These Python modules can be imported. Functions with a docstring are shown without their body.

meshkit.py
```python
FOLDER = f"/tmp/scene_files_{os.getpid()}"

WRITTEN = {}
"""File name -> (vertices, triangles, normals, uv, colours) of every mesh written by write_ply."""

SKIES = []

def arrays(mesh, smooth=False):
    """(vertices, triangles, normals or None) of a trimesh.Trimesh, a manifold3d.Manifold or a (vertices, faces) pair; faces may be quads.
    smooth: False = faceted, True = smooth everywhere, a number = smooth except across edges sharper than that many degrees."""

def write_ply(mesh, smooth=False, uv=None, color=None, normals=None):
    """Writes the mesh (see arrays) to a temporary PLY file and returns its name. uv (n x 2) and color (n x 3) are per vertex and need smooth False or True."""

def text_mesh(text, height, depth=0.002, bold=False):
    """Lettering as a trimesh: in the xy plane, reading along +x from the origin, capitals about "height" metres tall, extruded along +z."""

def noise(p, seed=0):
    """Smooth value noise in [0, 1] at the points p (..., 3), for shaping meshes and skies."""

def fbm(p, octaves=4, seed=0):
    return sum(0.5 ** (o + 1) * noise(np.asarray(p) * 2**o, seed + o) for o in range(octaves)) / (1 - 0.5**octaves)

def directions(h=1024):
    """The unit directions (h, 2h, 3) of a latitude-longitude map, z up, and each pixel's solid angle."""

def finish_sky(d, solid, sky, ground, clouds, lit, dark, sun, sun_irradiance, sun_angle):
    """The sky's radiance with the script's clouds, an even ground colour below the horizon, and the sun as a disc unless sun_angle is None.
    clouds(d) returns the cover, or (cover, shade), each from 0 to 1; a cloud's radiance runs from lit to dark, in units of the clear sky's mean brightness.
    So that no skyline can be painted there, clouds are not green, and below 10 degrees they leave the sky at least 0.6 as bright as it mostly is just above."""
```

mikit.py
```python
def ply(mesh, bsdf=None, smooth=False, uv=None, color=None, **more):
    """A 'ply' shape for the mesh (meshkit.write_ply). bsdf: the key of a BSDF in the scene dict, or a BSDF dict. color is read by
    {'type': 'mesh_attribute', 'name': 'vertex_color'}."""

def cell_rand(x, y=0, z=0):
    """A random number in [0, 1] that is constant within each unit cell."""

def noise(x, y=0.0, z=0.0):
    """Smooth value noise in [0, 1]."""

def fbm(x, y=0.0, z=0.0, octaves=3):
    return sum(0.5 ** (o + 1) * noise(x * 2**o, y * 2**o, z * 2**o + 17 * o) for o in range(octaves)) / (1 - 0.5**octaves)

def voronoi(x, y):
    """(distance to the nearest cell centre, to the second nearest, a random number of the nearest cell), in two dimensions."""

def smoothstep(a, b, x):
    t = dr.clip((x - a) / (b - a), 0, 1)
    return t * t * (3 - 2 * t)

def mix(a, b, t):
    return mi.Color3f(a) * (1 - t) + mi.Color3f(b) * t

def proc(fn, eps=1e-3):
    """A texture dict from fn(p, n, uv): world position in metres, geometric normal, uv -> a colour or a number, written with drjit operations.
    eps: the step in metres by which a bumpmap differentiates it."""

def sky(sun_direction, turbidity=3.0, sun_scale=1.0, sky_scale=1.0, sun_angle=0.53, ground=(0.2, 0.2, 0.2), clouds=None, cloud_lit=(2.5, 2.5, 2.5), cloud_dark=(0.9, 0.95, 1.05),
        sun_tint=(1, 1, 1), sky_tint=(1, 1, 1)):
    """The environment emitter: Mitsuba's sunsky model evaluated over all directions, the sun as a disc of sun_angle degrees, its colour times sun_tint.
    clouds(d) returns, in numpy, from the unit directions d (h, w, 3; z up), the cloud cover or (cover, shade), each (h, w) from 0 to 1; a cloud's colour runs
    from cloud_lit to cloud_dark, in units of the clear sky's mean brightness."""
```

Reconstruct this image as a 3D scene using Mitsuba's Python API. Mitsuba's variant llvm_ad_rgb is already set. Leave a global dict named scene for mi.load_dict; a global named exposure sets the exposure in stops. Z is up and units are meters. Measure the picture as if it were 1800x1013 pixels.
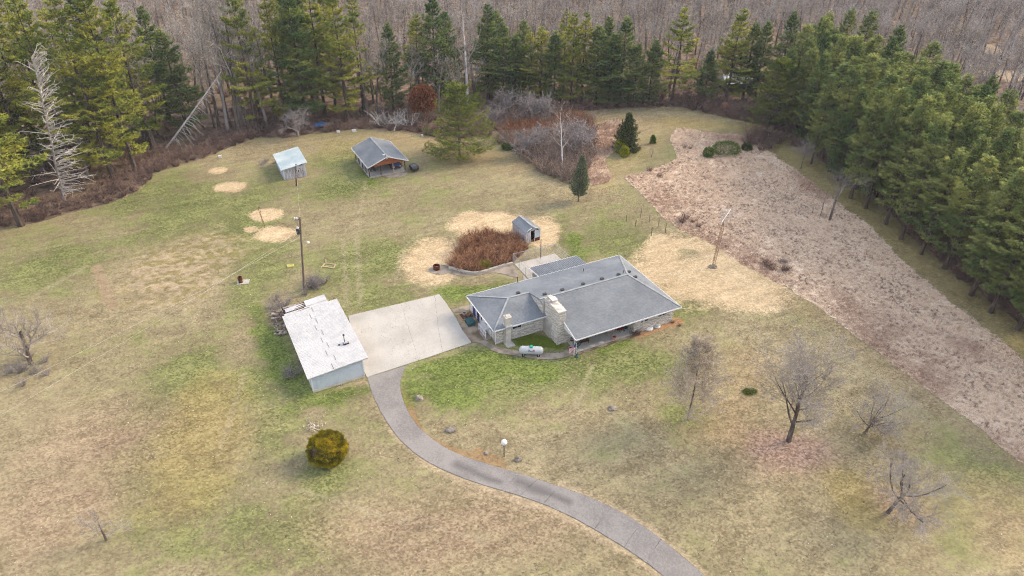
import math, random
import numpy as np, trimesh, drjit as dr, mitsuba as mi, mikit, meshkit
from shapely.geometry import Polygon, LineString, Point, box as sbox
from shapely.ops import split as shsplit
from shapely import affinity
from mikit import noise, fbm, smoothstep, mix, cell_rand, voronoi, proc
T = mi.ScalarTransform4f
scene, labels = {}, {}
# ---------------------------------------------------------------- camera, sky, exposure
scene['camera'] = {'type': 'perspective', 'fov_axis': 'x', 'fov': 72.7163, 'near_clip': 0.5, 'far_clip': 3000.0,
                   'to_world': T().look_at(origin=[0, 0, 57.0], target=[0.0, 83.0012, 1.2255], up=[-0.01047, 0.55771, 0.82997])}
scene['sky'] = mikit.sky((0.85, 0.36, 0.60), turbidity=3, sun_scale=0.3, sun_angle=26, clouds=lambda d: 1.0,
                         cloud_lit=(0.95, 1.0, 1.12), ground=(0.2, 0.18, 0.13), sun_tint=(0.98, 0.98, 1.0))
exposure = 3.78
# ---------------------------------------------------------------- helpers
RNG = np.random.default_rng(7)
_n = {}
def num(k):
    i = _n.get(k, 0); _n[k] = i + 1
    return k if i == 0 else f'{k}_{i:03d}'
def lab(k, label=None, cat=None, group=None, kind=None):
    d = {a: b for a, b in (('label', label), ('category', cat), ('group', group), ('kind', kind)) if b}
    if d: labels[k] = d
    return k
def thing(name, label, cat, group=None, kind=None):
    return lab(num(name), label, cat, group, kind)
def part(par, name, mesh, bsdf, smooth=False, label=None, kind=None):
    k = num(par + '__' + name); scene[k] = mikit.ply(mesh, bsdf, smooth)
    if label or kind: lab(k, label, kind=kind)
    return k
def solo(name, mesh, bsdf, label, cat=None, group=None, kind=None, smooth=False):
    k = num(name); scene[k] = mikit.ply(mesh, bsdf, smooth)
    return lab(k, label, cat, group, kind)
class Fr:                                                     # a local frame standing on the ground
    def __init__(s, x, y=0.0, ang=0.0, z=0.0):
        if isinstance(x, tuple): x, y, ang = x[0], x[1], y    # Fr((x, y), angle)
        a = math.radians(ang); s.o = np.array([x, y, z], float)
        s.m = np.array([[math.cos(a), -math.sin(a), 0], [math.sin(a), math.cos(a), 0], [0, 0, 1.0]])
    def __call__(s, p): return np.asarray(p, float) @ s.m.T + s.o
ID = Fr(0, 0)
class MB:
    def __init__(s, fr=ID): s.v, s.f, s.n, s.fr = [], [], 0, fr
    def raw(s, v, f):
        v = s.fr(np.asarray(v, float)); s.v.append(v); s.f.append(np.asarray(f, int) + s.n); s.n += len(v); return s
    def box(s, c, d, rz=0.0, tilt=None):
        x, y, z = np.array(d, float) / 2
        v = np.array([[i * x, j * y, k * z] for i in (-1, 1) for j in (-1, 1) for k in (-1, 1)])
        if tilt is not None: v = v @ np.asarray(tilt).T
        a = math.radians(rz); v = v @ np.array([[math.cos(a), math.sin(a), 0], [-math.sin(a), math.cos(a), 0], [0, 0, 1]])
        return s.raw(v + np.asarray(c, float), BOXF)
    def beam(s, p, q, w, h, up=(0, 0, 1)):                    # rectangular bar between two points
        p, q = np.asarray(p, float), np.asarray(q, float); d = q - p; L = np.linalg.norm(d); d = d / L
        a = np.cross(d, up); a = np.cross(d, (1, 0, 0)) if np.linalg.norm(a) < 1e-6 else a
        a /= np.linalg.norm(a); b = np.cross(a, d)
        v = [(p if i < 0 else q) + a * j * w / 2 + b * k * h / 2 for i in (-1, 1) for j in (-1, 1) for k in (-1, 1)]
        return s.raw(v, BOXF)
    def tube(s, pts, r, k=8, cap=True):
        pts = np.asarray(pts, float); n = len(pts); r = np.broadcast_to(r, (n,))
        t = np.gradient(pts, axis=0); t /= np.linalg.norm(t, axis=1, keepdims=True) + 1e-9
        ref = np.array([1.0, 0, 0]) if abs(t[:, 2]).mean() > .8 else np.array([0, 0, 1.0])
        a = np.cross(t, ref); a /= np.linalg.norm(a, axis=1, keepdims=True) + 1e-9; b = np.cross(t, a)
        an = np.arange(k) * 2 * np.pi / k
        v = (pts[:, None] + r[:, None, None] * (np.cos(an)[None, :, None] * a[:, None] + np.sin(an)[None, :, None] * b[:, None])).reshape(-1, 3)
        f = []
        for i in range(n - 1):
            for j in range(k):
                A, B, C, D = i * k + j, i * k + (j + 1) % k, (i + 1) * k + (j + 1) % k, (i + 1) * k + j
                f += [(A, B, C), (A, C, D)]
        if cap:
            v = np.vstack([v, pts[[0, -1]]]); c0 = n * k
            f += [(c0, (j + 1) % k, j) for j in range(k)] + [(c0 + 1, (n - 1) * k + j, (n - 1) * k + (j + 1) % k) for j in range(k)]
        return s.raw(v, f)
    def lathe(s, prof, c=(0, 0, 0), k=16):                    # profile of (radius, z)
        prof = np.asarray(prof, float); n = len(prof); an = np.arange(k) * 2 * np.pi / k
        v = np.stack([prof[:, None, 0] * np.cos(an), prof[:, None, 0] * np.sin(an), np.repeat(prof[:, 1:], k, 1)], -1).reshape(-1, 3) + np.asarray(c, float)
        f = []
        for i in range(n - 1):
            for j in range(k):
                A, B, C, D = i * k + j, i * k + (j + 1) % k, (i + 1) * k + (j + 1) % k, (i + 1) * k + j
                f += [(A, B, C), (A, C, D)]
        return s.raw(v, f)
    def slab(s, poly, top, th):                               # polygon with a height function, th thick
        pg = poly if isinstance(poly, Polygon) else Polygon(poly)
        v, f = trimesh.creation.triangulate_polygon(pg, engine='earcut'); n = len(v)
        a, b, c = v[f[:, 0]], v[f[:, 1]], v[f[:, 2]]
        fl = ((b[:, 0] - a[:, 0]) * (c[:, 1] - a[:, 1]) - (b[:, 1] - a[:, 1]) * (c[:, 0] - a[:, 0])) < 0
        f = np.where(fl[:, None], f[:, ::-1], f)
        z = np.array([top(x, y) if callable(top) else top for x, y in v])
        V = [np.c_[v, z], np.c_[v, z - th]]; Fc = [f, f[:, ::-1] + n]; m = 2 * n
        for ring in [pg.exterior, *pg.interiors]:
            c = np.array(ring.coords)[:-1]
            if (ring is pg.exterior) != ring.is_ccw: c = c[::-1]
            zz = np.array([top(x, y) if callable(top) else top for x, y in c]); k = len(c)
            V += [np.c_[c, zz], np.c_[c, zz - th]]
            i = np.arange(k); j = (i + 1) % k
            Fc += [np.c_[m + i, m + k + i, m + k + j], np.c_[m + i, m + k + j, m + j]]; m += 2 * k
        return s.raw(np.vstack(V), np.vstack(Fc))
    def get(s): return np.vstack(s.v), np.vstack(s.f)
BOXF = [(0, 1, 3), (0, 3, 2), (4, 6, 7), (4, 7, 5), (0, 4, 5), (0, 5, 1), (2, 3, 7), (2, 7, 6), (0, 2, 6), (0, 6, 4), (1, 5, 7), (1, 7, 3)]
def lerp(a, b, t): return np.asarray(a, float) * (1 - t) + np.asarray(b, float) * t
def flat(poly, z):                                            # one sheet
    out = MB()
    for g in getattr(poly, 'geoms', [poly]):
        if g.area < 1e-3 or g.geom_type != 'Polygon': continue
        v, f = trimesh.creation.triangulate_polygon(g, engine='earcut')
        a, b, c = v[f[:, 0]], v[f[:, 1]], v[f[:, 2]]
        fl = ((b[:, 0] - a[:, 0]) * (c[:, 1] - a[:, 1]) - (b[:, 1] - a[:, 1]) * (c[:, 0] - a[:, 0])) < 0
        out.raw(np.c_[v, np.full(len(v), z)], np.where(fl[:, None], f[:, ::-1], f))
    return out.get()
def ragged(poly, step, amp, scale, seed=0):                   # a polygon with an uneven edge
    c = np.array(Polygon(poly).segmentize(step).exterior.coords)[:-1]
    t = np.roll(c, -1, 0) - np.roll(c, 1, 0); nn = np.c_[t[:, 1], -t[:, 0]] / (np.linalg.norm(t, axis=1, keepdims=True) + 1e-9)
    p3 = np.c_[c, np.full(len(c), seed * 7.3)]
    d = (meshkit.fbm(p3 / scale, 4, seed) - .5) * 2 * amp + (meshkit.noise(p3 / (scale * .06), seed + 9) - .5) * amp * .5
    return Polygon(c + nn * d[:, None]).buffer(0)
def spline(pts, n=8):
    from scipy.interpolate import CubicSpline
    p = np.asarray(pts, float); t = np.r_[0, np.cumsum(np.linalg.norm(np.diff(p, axis=0), axis=1))]
    return CubicSpline(t, p)(np.linspace(0, t[-1], (len(p) - 1) * n + 1))
def blades(p, d, w, R, two=False):                            # thin triangles from p along d (vectors), w wide at the base
    p, d = np.asarray(p, float), np.asarray(d, float); n = len(p)
    s = np.cross(d, R.normal(size=(n, 3))); s /= np.linalg.norm(s, axis=1, keepdims=True) + 1e-9
    s = s * np.reshape(np.broadcast_to(w, (n,)), (n, 1)) / 2
    if two:                                                   # a diamond, widest at 0.4 of its length
        m = p + d * .4
        v = np.stack([p, m + s, p + d, m - s], 1).reshape(-1, 3); i = np.arange(n)[:, None] * 4
        return v, np.vstack([i + [0, 1, 2], i + [0, 2, 3]])
    v = np.stack([p - s, p + s, p + d], 1).reshape(-1, 3)
    return v, np.arange(3 * n).reshape(-1, 3)
def segs(p0, p1, r0, r1, k):                                  # many open tubes at once
    d = p1 - p0; d = d / (np.linalg.norm(d, axis=1, keepdims=True) + 1e-9)
    ref = np.where(np.abs(d[:, 2:]) > .9, [[1.0, 0, 0]], [[0, 0, 1.0]])
    a = np.cross(d, ref); a /= np.linalg.norm(a, axis=1, keepdims=True) + 1e-9; b = np.cross(d, a)
    an = np.arange(k) * 2 * np.pi / k
    o = np.cos(an)[None, :, None] * a[:, None] + np.sin(an)[None, :, None] * b[:, None]
    v = np.concatenate([p0[:, None] + o * r0[:, None, None], p1[:, None] + o * r1[:, None, None]], 1).reshape(-1, 3)
    i = np.arange(len(p0))[:, None, None] * 2 * k; j = np.arange(k)[None, :, None]; jn = (j + 1) % k
    f = np.concatenate([np.concatenate([i + j, i + jn, i + k + jn], 2), np.concatenate([i + j, i + k + jn, i + k + j], 2)], 1)
    return v, f.reshape(-1, 3)
def poisson(poly, gap, R, n=60000):
    x0, y0, x1, y1 = poly.bounds; c = R.uniform([x0, y0], [x1, y1], (n, 2)); out, cells = [], {}
    from shapely import contains_xy
    for x, y in c[contains_xy(poly, c[:, 0], c[:, 1])]:
        i, j = int(x // gap), int(y // gap)
        if all((x - a) ** 2 + (y - b) ** 2 > gap * gap for di in (-1, 0, 1) for dj in (-1, 0, 1) for a, b in cells.get((i + di, j + dj), ())):
            cells.setdefault((i, j), []).append((x, y)); out.append((x, y))
    return np.array(out)
# ---------------------------------------------------------------- materials
def mat(key, col, rough=None, spec=0.5, metal=0.0):
    c = proc(col) if callable(col) else {'type': 'rgb', 'value': list(col)}
    b = {'type': 'diffuse', 'reflectance': c} if rough is None else {'type': 'principled', 'base_color': c, 'roughness': rough, 'specular': spec, 'metallic': metal}
    scene[key] = {'type': 'twosided', 'bsdf': b}
def mottle(a, b, s=1.0, sz=None, o=3):
    sz = s if sz is None else sz
    return lambda p, n, uv: mix(a, b, smoothstep(.25, .75, fbm(p.x / s, p.y / s, p.z / sz, octaves=o)))
def perpiece(cols, s):                                        # colour by place, so that neighbours differ
    def fn(p, n, uv):
        r = cell_rand(dr.floor(p.x / s), dr.floor(p.y / s), dr.floor(p.z / (s * .5))); q = fbm(p.x / (s * .2), p.y / (s * .2), p.z / (s * .2), octaves=2)
        return mix(mix(cols[0], cols[1], smoothstep(.3, .7, r)), cols[2], smoothstep(.5, .8, q) * .6)
    return fn
def blob(x, y, e):
    cx, cy, a, b, g = e; ca, sa = math.cos(math.radians(g)), math.sin(math.radians(g))
    dx, dy = x - cx, y - cy
    return 1 - dr.sqrt(dr.square((dx * ca + dy * sa) / a) + dr.square((dy * ca - dx * sa) / b))
def near(x, y, e):                                            # 1 on a line, 0 at w from it
    ax, ay, bx, by, w = e; L2 = (bx - ax) ** 2 + (by - ay) ** 2
    t = dr.clip(((x - ax) * (bx - ax) + (y - ay) * (by - ay)) / L2, 0, 1)
    return 1 - dr.sqrt(dr.square(x - ax - t * (bx - ax)) + dr.square(y - ay - t * (by - ay))) / w
STRAW = [(-12.0, 92.5, 4.4, 5.8, 0), (-3.2, 103.9, 6.0, 4.4, 0), (4.7, 101.7, 3.0, 4.3, 0), (29.4, 91.1, 8.7, 9.4, 0), (34.9, 85.7, 5.1, 5.1, 0), (25.2, 94.4, 4.1, 6.2, 0),
         (-52.5, 117.3, 2.7, 2.0, 0), (-39.2, 100.2, 3.2, 2.2, 0), (-44.0, 101.4, 1.1, 1.0, 0), (-42.6, 107.1, 2.4, 2.2, 0), (-57.5, 124.7, 1.6, 1.4, 0), (-7.0, 105.4, 2.5, 2.9, 0)]
GREEN = [(-28.5, 67.2, 3.9, 9.8, -18), (-18.9, 62.1, 5.4, 3.6, 0), (-8.3, 64.8, 6.6, 7.4, 0), (-2.7, 65.9, 5.3, 4.8, 0), (4.4, 66.6, 6.4, 3.0, 0), (-5.0, 83.9, 6.2, 3.3, 0), (-16.4, 82.5, 6.5, 4.1, 0),
         (10.1, 97.7, 2.8, 8.3, 0), (-47.0, 104.1, 5.3, 12.8, 0), (-38.2, 88.2, 4.3, 10.0, 0), (-36.7, 132.2, 3.5, 6.5, 0), (-64.2, 104.8, 14.4, 8.9, 0), (-73.9, 95.9, 9.9, 8.2, 0), (-32.0, 117.8, 4.2, 4.9, 0),
         (20.0, 57.4, 2.9, 2.3, 0), (14.5, 67.8, 4.3, 2.5, 0), (17.8, 100.1, 5.7, 5.7, 0), (-26.6, 55.4, 2.5, 4.5, 0), (-39.9, 61.7, 4.1, 9.7, 0), (-23.0, 41.4, 5.9, 3.9, 0), (-19.9, 49.0, 3.0, 2.3, 0), (-22.1, 91.8, 7.9, 6.8, 0), (25.0, 80.5, 3.6, 4.3, 0)]
OLIVE = [(54.6, 149.9, 58.9, 127.6, 5.5), (58.9, 127.6, 63.6, 102.2, 5.2), (63.6, 102.2, 66.8, 84.7, 4.8), (66.8, 84.7, 69.2, 72.9, 4.6), (37.4, 153.6, 54.3, 148.8, 4), (-35.5, 60.8, -32.9, 47.3, 5), (35.2, 49.0, 34.6, 45.4, 3)]
RUST = [(36.4, 86.5, 45.9, 74.2, 2.6), (45.9, 74.2, 55.5, 53.2, 2.6), (23.9, 56.1, 30.4, 68.1, 4), (50.0, 47.0, 49.1, 41.6, 4), (-36.3, 138.2, -22.5, 143.3, 7), (-19.7, 140.2, -0.3, 128.9, 6), (18.1, 156.8, 35.1, 148.3, 6), (35.1, 148.3, 14.7, 118.9, 3.5)]
PINK = [(29.8, 53.7, 6.9, 4.2, 0), (-42.0, 54.3, 11.9, 6.6, 0), (-5.3, 42.9, 13.2, 4.6, 0), (-45.2, 44.4, 6.1, 7.0, 0), (39.2, 46.1, 4.6, 3.1, 0)]
TRACKS = [(-27.6, 98.7, -23.0, 79.6, 0.7), (-25.6, 99.7, -21.4, 80.3, 0.7), (-25.9, 102.6, -28.6, 125.5, 0.6), (-17.2, 85.5, -17.0, 97.1, 0.7), (-17.0, 97.1, -11.1, 108.0, 0.7), (-65.0, 89.3, -68.3, 81.6, 0.8), (-32.8, 64.9, -31.7, 52.0, 0.6), (10.2, 67.8, 7.5, 59.5, 0.7), (11.0, 61.5, 20.1, 50.3, 0.6), (10.2, 60.3, 18.9, 49.1, 0.6), (-59.3, 102.3, -75.6, 94.1, 0.6), (-21.9, 47.5, -1.9, 41.6, 0.5)]
LUSH = [(-35.1, 78.0, -28.2, 66.1, 2.6), (-28.2, 66.1, -24.7, 60.5, 3), (-24.0, 60.5, -17.6, 62.1, 2.2), (-9.1, 66.4, -2.8, 68.1, 5), (-2.8, 68.1, 4.4, 66.0, 2.6), (-10.8, 62.2, -6.7, 62.2, 4), (-8.3, 83.4, -1.7, 85.8, 3), (10.7, 99.5, 10.8, 93.3, 2.5), (11.9, 70.7, 15.1, 72.3, 1.2), (-30.2, 128.1, -27.1, 120.3, 1.5)]
def ground_col(p, n, uv):
    wx = p.x + 7 * (fbm(p.x / 11, p.y / 11, 3.1) - .5); wy = p.y + 7 * (fbm(p.x / 11, p.y / 11, 9.7) - .5)
    big = fbm(p.x / 17, p.y / 17, 1.0, octaves=4); mid = fbm(p.x / 2.6, p.y / 2.1, 5.0, octaves=4); fine = fbm(p.x / .22, p.y / .16, 7.0, octaves=3)
    tn = mix((.20, .17, .105), (.365, .315, .21), smoothstep(.25, .75, mid * .45 + fine * .55))
    gr = mix((.085, .115, .035), (.232, .24, .108), smoothstep(.32, .68, mid * .35 + fine * .65))
    def mx(a):
        m = a[0]
        for b in a[1:]: m = dr.maximum(m, b)
        return m
    g = mx([blob(wx, wy, e) for e in GREEN])
    ga = smoothstep(.1, .95, .53 * smoothstep(-1.0, .7, g) + (big - .5) * 1.2 + (mid - .5) * 1.25 + (fine - .5) * 1.0 + .28)
    c = mix(tn, gr, ga)
    c = mix(c, mix((.22, .145, .105), (.37, .275, .215), smoothstep(.3, .7, fine)), smoothstep(-.5, .6, mx([blob(wx, wy, e) for e in PINK]) + (mid - .5) * 1.2) * .5)
    c = mix(c, mix((.195, .16, .06), (.335, .28, .125), smoothstep(.3, .7, fine * .6 + mid * .4)), smoothstep(-.3, .6, mx([near(wx * .25 + p.x * .75, wy * .25 + p.y * .75, e) for e in OLIVE]) + (mid - .5) * .7) * .6)
    c = mix(c, mix((.26, .185, .105), (.38, .295, .185), smoothstep(.3, .7, fine)), smoothstep(-.3, .7, mx([near(wx * .4 + p.x * .6, wy * .4 + p.y * .6, e) for e in RUST]) + (mid - .5) * 1.3) * .42)
    sx, sy = p.x * .75 + wx * .25, p.y * .75 + wy * .25
    st = mx([blob(sx, sy, e) for e in STRAW]) + (mid - .5) * .55 + (fine - .5) * .35 + .18
    ring = blob(sx, sy, (27.6, 94.5, 2.9, 2.8, 0))
    st = st - .75 * smoothstep(-.1, .35, ring + (fine - .5) * .4) + .15 * smoothstep(-.35, -.1, ring) * smoothstep(.2, -.05, ring)
    c = mix(c, mix((.40, .31, .195), (.545, .445, .305), smoothstep(.25, .75, fine * .65 + mid * .35)), smoothstep(-.2, .24, st))
    tr_ = mx([near(wx * .12 + p.x * .88, wy * .12 + p.y * .88, e) for e in TRACKS]) + (mid - .5) * 1.6 + (fine - .5) * .8
    c = mix(c, mix((.28, .245, .165), (.40, .355, .26), fine), smoothstep(.0, 1.1, tr_) * .38)
    # old vegetable plot and the bare strip beside it
    pl = smoothstep(-.1, .5, blob(p.x * .6 + wx * .4, p.y * .6 + wy * .4, (-51.2, 89.9, 10.2, 13.3, 0)) + (mid - .5) * .9)
    c = mix(c, mix((.225, .19, .085), (.40, .325, .235), smoothstep(.3, .7, fbm(p.x / .8, p.y / .6, 2.0, octaves=4))), pl * .75)
    c = mix(c, mix((.25, .20, .13), (.32, .25, .17), fine), smoothstep(-.1, .4, near(p.x * .9 + wx * .1, p.y * .9 + wy * .1, (-63.3, 89.3, -56.0, 79.0, 0.9)) + (mid - .5) * .6))
    c = mix(c, mix((.29, .225, .15), (.46, .385, .28), fine), smoothstep(-.1, .8, mx([near(p.x, p.y, e) for e in ((-17.4, 63.9, -13.3, 56.3, 0.7), (-13.3, 56.0, -9.4, 51.5, 0.8), (-9.4, 51.5, -2.7, 47.9, 0.8), (-2.7, 47.9, 5.0, 44.8, 0.9), (5.0, 44.8, 9.5, 41.8, 0.9), (9.5, 41.8, 14.4, 37.5, 0.9), (5.5, 48.3, 13.1, 43.8, 0.7), (13.1, 43.8, 17.9, 38.2, 0.7), (-12.7, 66.9, -5.1, 71.2, 0.6), (-22.9, 61.6, -18.0, 64.1, 0.5))]) + (mid - .5) * 1.4 + (fine - .5) * .8) * .7)
    # worn brown rim of the driveway, lush patch by the tank, dirt under the house wall
    c = mix(c, (.28, .185, .10), smoothstep(-.1, .7, mx([near(wx * .15 + p.x * .85, wy * .15 + p.y * .85, e) for e in ((-12.7, 62.1, -9.6, 54.4, 0.8), (-9.6, 54.4, -1.0, 50.2, 1.0), (-3.5, 52.4, -1.6, 51.2, 1.2))]) + (fine - .5) * .8) * .8)
    c = mix(c, mix((.06, .09, .012), (.115, .15, .02), fine), smoothstep(-.05, .4, mx([blob(p.x, p.y, e) for e in ((3.1, 72.3, 3.2, 1.8, 0), (5.7, 71.6, 1.6, 1.1, 0))]) + (mid - .5) * .5))
    c = mix(c, mix((.33, .20, .11), (.42, .27, .16), fine), smoothstep(-.1, .5, near(p.x, p.y, (16.7, 74.0, 22.7, 76.9, 1.0)) + (mid - .5) * .7))
    lush = mx([near(wx * .3 + p.x * .7, wy * .3 + p.y * .7, e) for e in LUSH]) + (mid - .5) * 1.2 + (fine - .5) * .5
    c = mix(c, mix((.06, .10, .018), (.165, .215, .055), smoothstep(.3, .7, fine * .7 + mid * .3)), smoothstep(0, .8, lush) * .75)
    red = smoothstep(-.2, .7, blob(wx * .5 + p.x * .5, wy * .5 + p.y * .5, (30.2, 54.1, 6.0, 3.7, 0)) + (mid - .5) * .9 + (fine - .5) * .6)
    c = mix(c, mix((.20, .135, .11), (.37, .27, .235), smoothstep(.3, .7, fine)), red * .8)
    return c * (.76 + .48 * fbm(p.x / .17, p.y / .13, 11.0, octaves=2)) * (.88 + .24 * noise((p.x * .9 + p.y * .44) / .9, (p.y * .9 - p.x * .44) / .42, 6.)) * (.91 + .18 * noise((p.x * .9 + p.y * .44) / 9 + .5 * mid, (p.y * .9 - p.x * .44) / .8, 3.))
mat('m_ground', ground_col)
def forest_col(p, n, uv):
    a = fbm(p.x / 9, p.y / 9, 1., octaves=3); b = fbm(p.x / 1.3, p.y / 1.1, 2., octaves=3)
    c = mix((.13, .095, .075), (.29, .215, .165), smoothstep(.3, .7, b))
    c = mix(c, mix((.16, .125, .06), (.25, .195, .12), b), smoothstep(.55, .72, a) * .6)
    cl = dr.maximum(blob(p.x, p.y, (146.4, 218.3, 5.7, 10.5, 0)), blob(p.x, p.y, (135.5, 192.1, 9.6, 6.1, 0)))
    return mix(c, (.42, .33, .24), smoothstep(0, .4, cl + (b - .5) * .6))
mat('m_forest_floor', forest_col)
def field_col(p, n, uv):
    a = fbm(p.x / 12, p.y / 12, 4., octaves=3); b = fbm(p.x / 1.6, p.y / 1.3, 2., octaves=3); f = fbm(p.x / .3, p.y / .22, 3., octaves=3)
    c = mix((.42, .32, .25), (.68, .565, .455), smoothstep(.28, .68, b * .3 + f * .7))
    return mix(c, mix((.33, .22, .165), (.50, .37, .285), f), smoothstep(.48, .7, a * .8 + b * .2) * .7)
mat('m_field', field_col)
def weed_col(p, n, uv):
    r = noise(p.x / 2.2, p.y / 2.2, 5.); q = cell_rand(dr.floor(p.x / .35), dr.floor(p.y / .35), 3)
    return mix(mix((.26, .17, .13), (.78, .655, .53), smoothstep(.08, .45, q * .75 + r * .25)), (.42, .28, .21), smoothstep(.48, .7, fbm(p.x / 12, p.y / 12, 4., octaves=3)) * .75)
mat('m_weeds', weed_col)
def asphalt_col(p, n, uv):
    a = fbm(p.x / 3, p.y / 3, 1., octaves=4); f = fbm(p.x / .12, p.y / .12, 2., octaves=2)
    c = mix((.205, .197, .2), (.295, .285, .285), smoothstep(.25, .75, a * .6 + f * .4))
    st = mx_([near(p.x + .5 * (a - .5), p.y + .5 * (a - .5), e) for e in ((-5.5, 51.0, -3.7, 49.8, 1.0), (-3.7, 49.8, -1.0, 48.7, 0.7), (0.9, 48.8, 3.7, 47.5, 1.2), (3.7, 47.5, 6.0, 46.3, 0.8))]) * 1.2 - .35 + (a - .5) * 1.1
    return mix(c, (.08, .077, .084), smoothstep(-.3, 1.2, st) * .62)
def mx_(a):
    m = a[0]
    for b in a[1:]: m = dr.maximum(m, b)
    return m
mat('m_asphalt', asphalt_col)
def concrete_col(p, n, uv):
    a = fbm(p.x / 2.4, p.y / 2.4, 1., octaves=4); f = fbm(p.x / .15, p.y / .15, 2., octaves=3); b = fbm(p.x / 7, p.y / 3.5, 8., octaves=3)
    c = mix((.37, .36, .345), (.49, .48, .465), smoothstep(.25, .75, a * .5 + f * .25 + b * .25))
    v1, v2, _ = voronoi(p.x / 3.1 + 1.5 * (a - .5), p.y / 3.1 + 1.5 * (f - .5))
    return mix(c, (.14, .125, .11), smoothstep(.022, .006, v2 - v1) * .55 * smoothstep(.45, .6, b))
mat('m_concrete', concrete_col)
mat('m_path', mottle((.20, .175, .15), (.34, .30, .265), .7, o=4))
mat('m_stained', mottle((.15, .115, .085), (.33, .28, .23), 1.1, o=4))
mat('m_joint', (.16, .145, .13))
mat('m_shingle', lambda p, n, uv: mix((.115, .134, .165), (.19, .215, .25), smoothstep(.2, .8, fbm(p.x / 2.5, p.y / 2.5, p.z, octaves=4) * .72 + .28 * noise(p.x / .3, p.y / .3, p.z / .05))), .62, .6)
mat('m_ridge', mottle((.22, .245, .275), (.31, .335, .36), .4), .7)
mat('m_stone', perpiece([(.42, .40, .375), (.66, .64, .61), (.54, .49, .42)], .4))
mat('m_mortar', mottle((.40, .385, .365), (.52, .50, .48), .5))
mat('m_wall', mottle((.38, .365, .345), (.5, .485, .47), .6))
mat('m_white', (.62, .63, .66), .5)
mat('m_white_roof', lambda p, n, uv: mix((.43, .44, .465), (.51, .52, .545), smoothstep(.25, .6, fbm(p.x / 2.5, p.y / 2.5, 0., octaves=4) * .6 + .4 * fbm(p.x / .5, p.y / .5, 1.))), .45)
mat('m_blue_siding', mottle((.38, .45, .55), (.45, .52, .61), 1.5), .6)
mat('m_lap', mottle((.42, .49, .58), (.48, .55, .63), 1.5), .6)
mat('m_block', mottle((.44, .42, .385), (.56, .535, .50), .5))
mat('m_pale_blue_metal', mottle((.36, .46, .53), (.52, .60, .64), 2.2, o=4), .35, .6)
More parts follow.
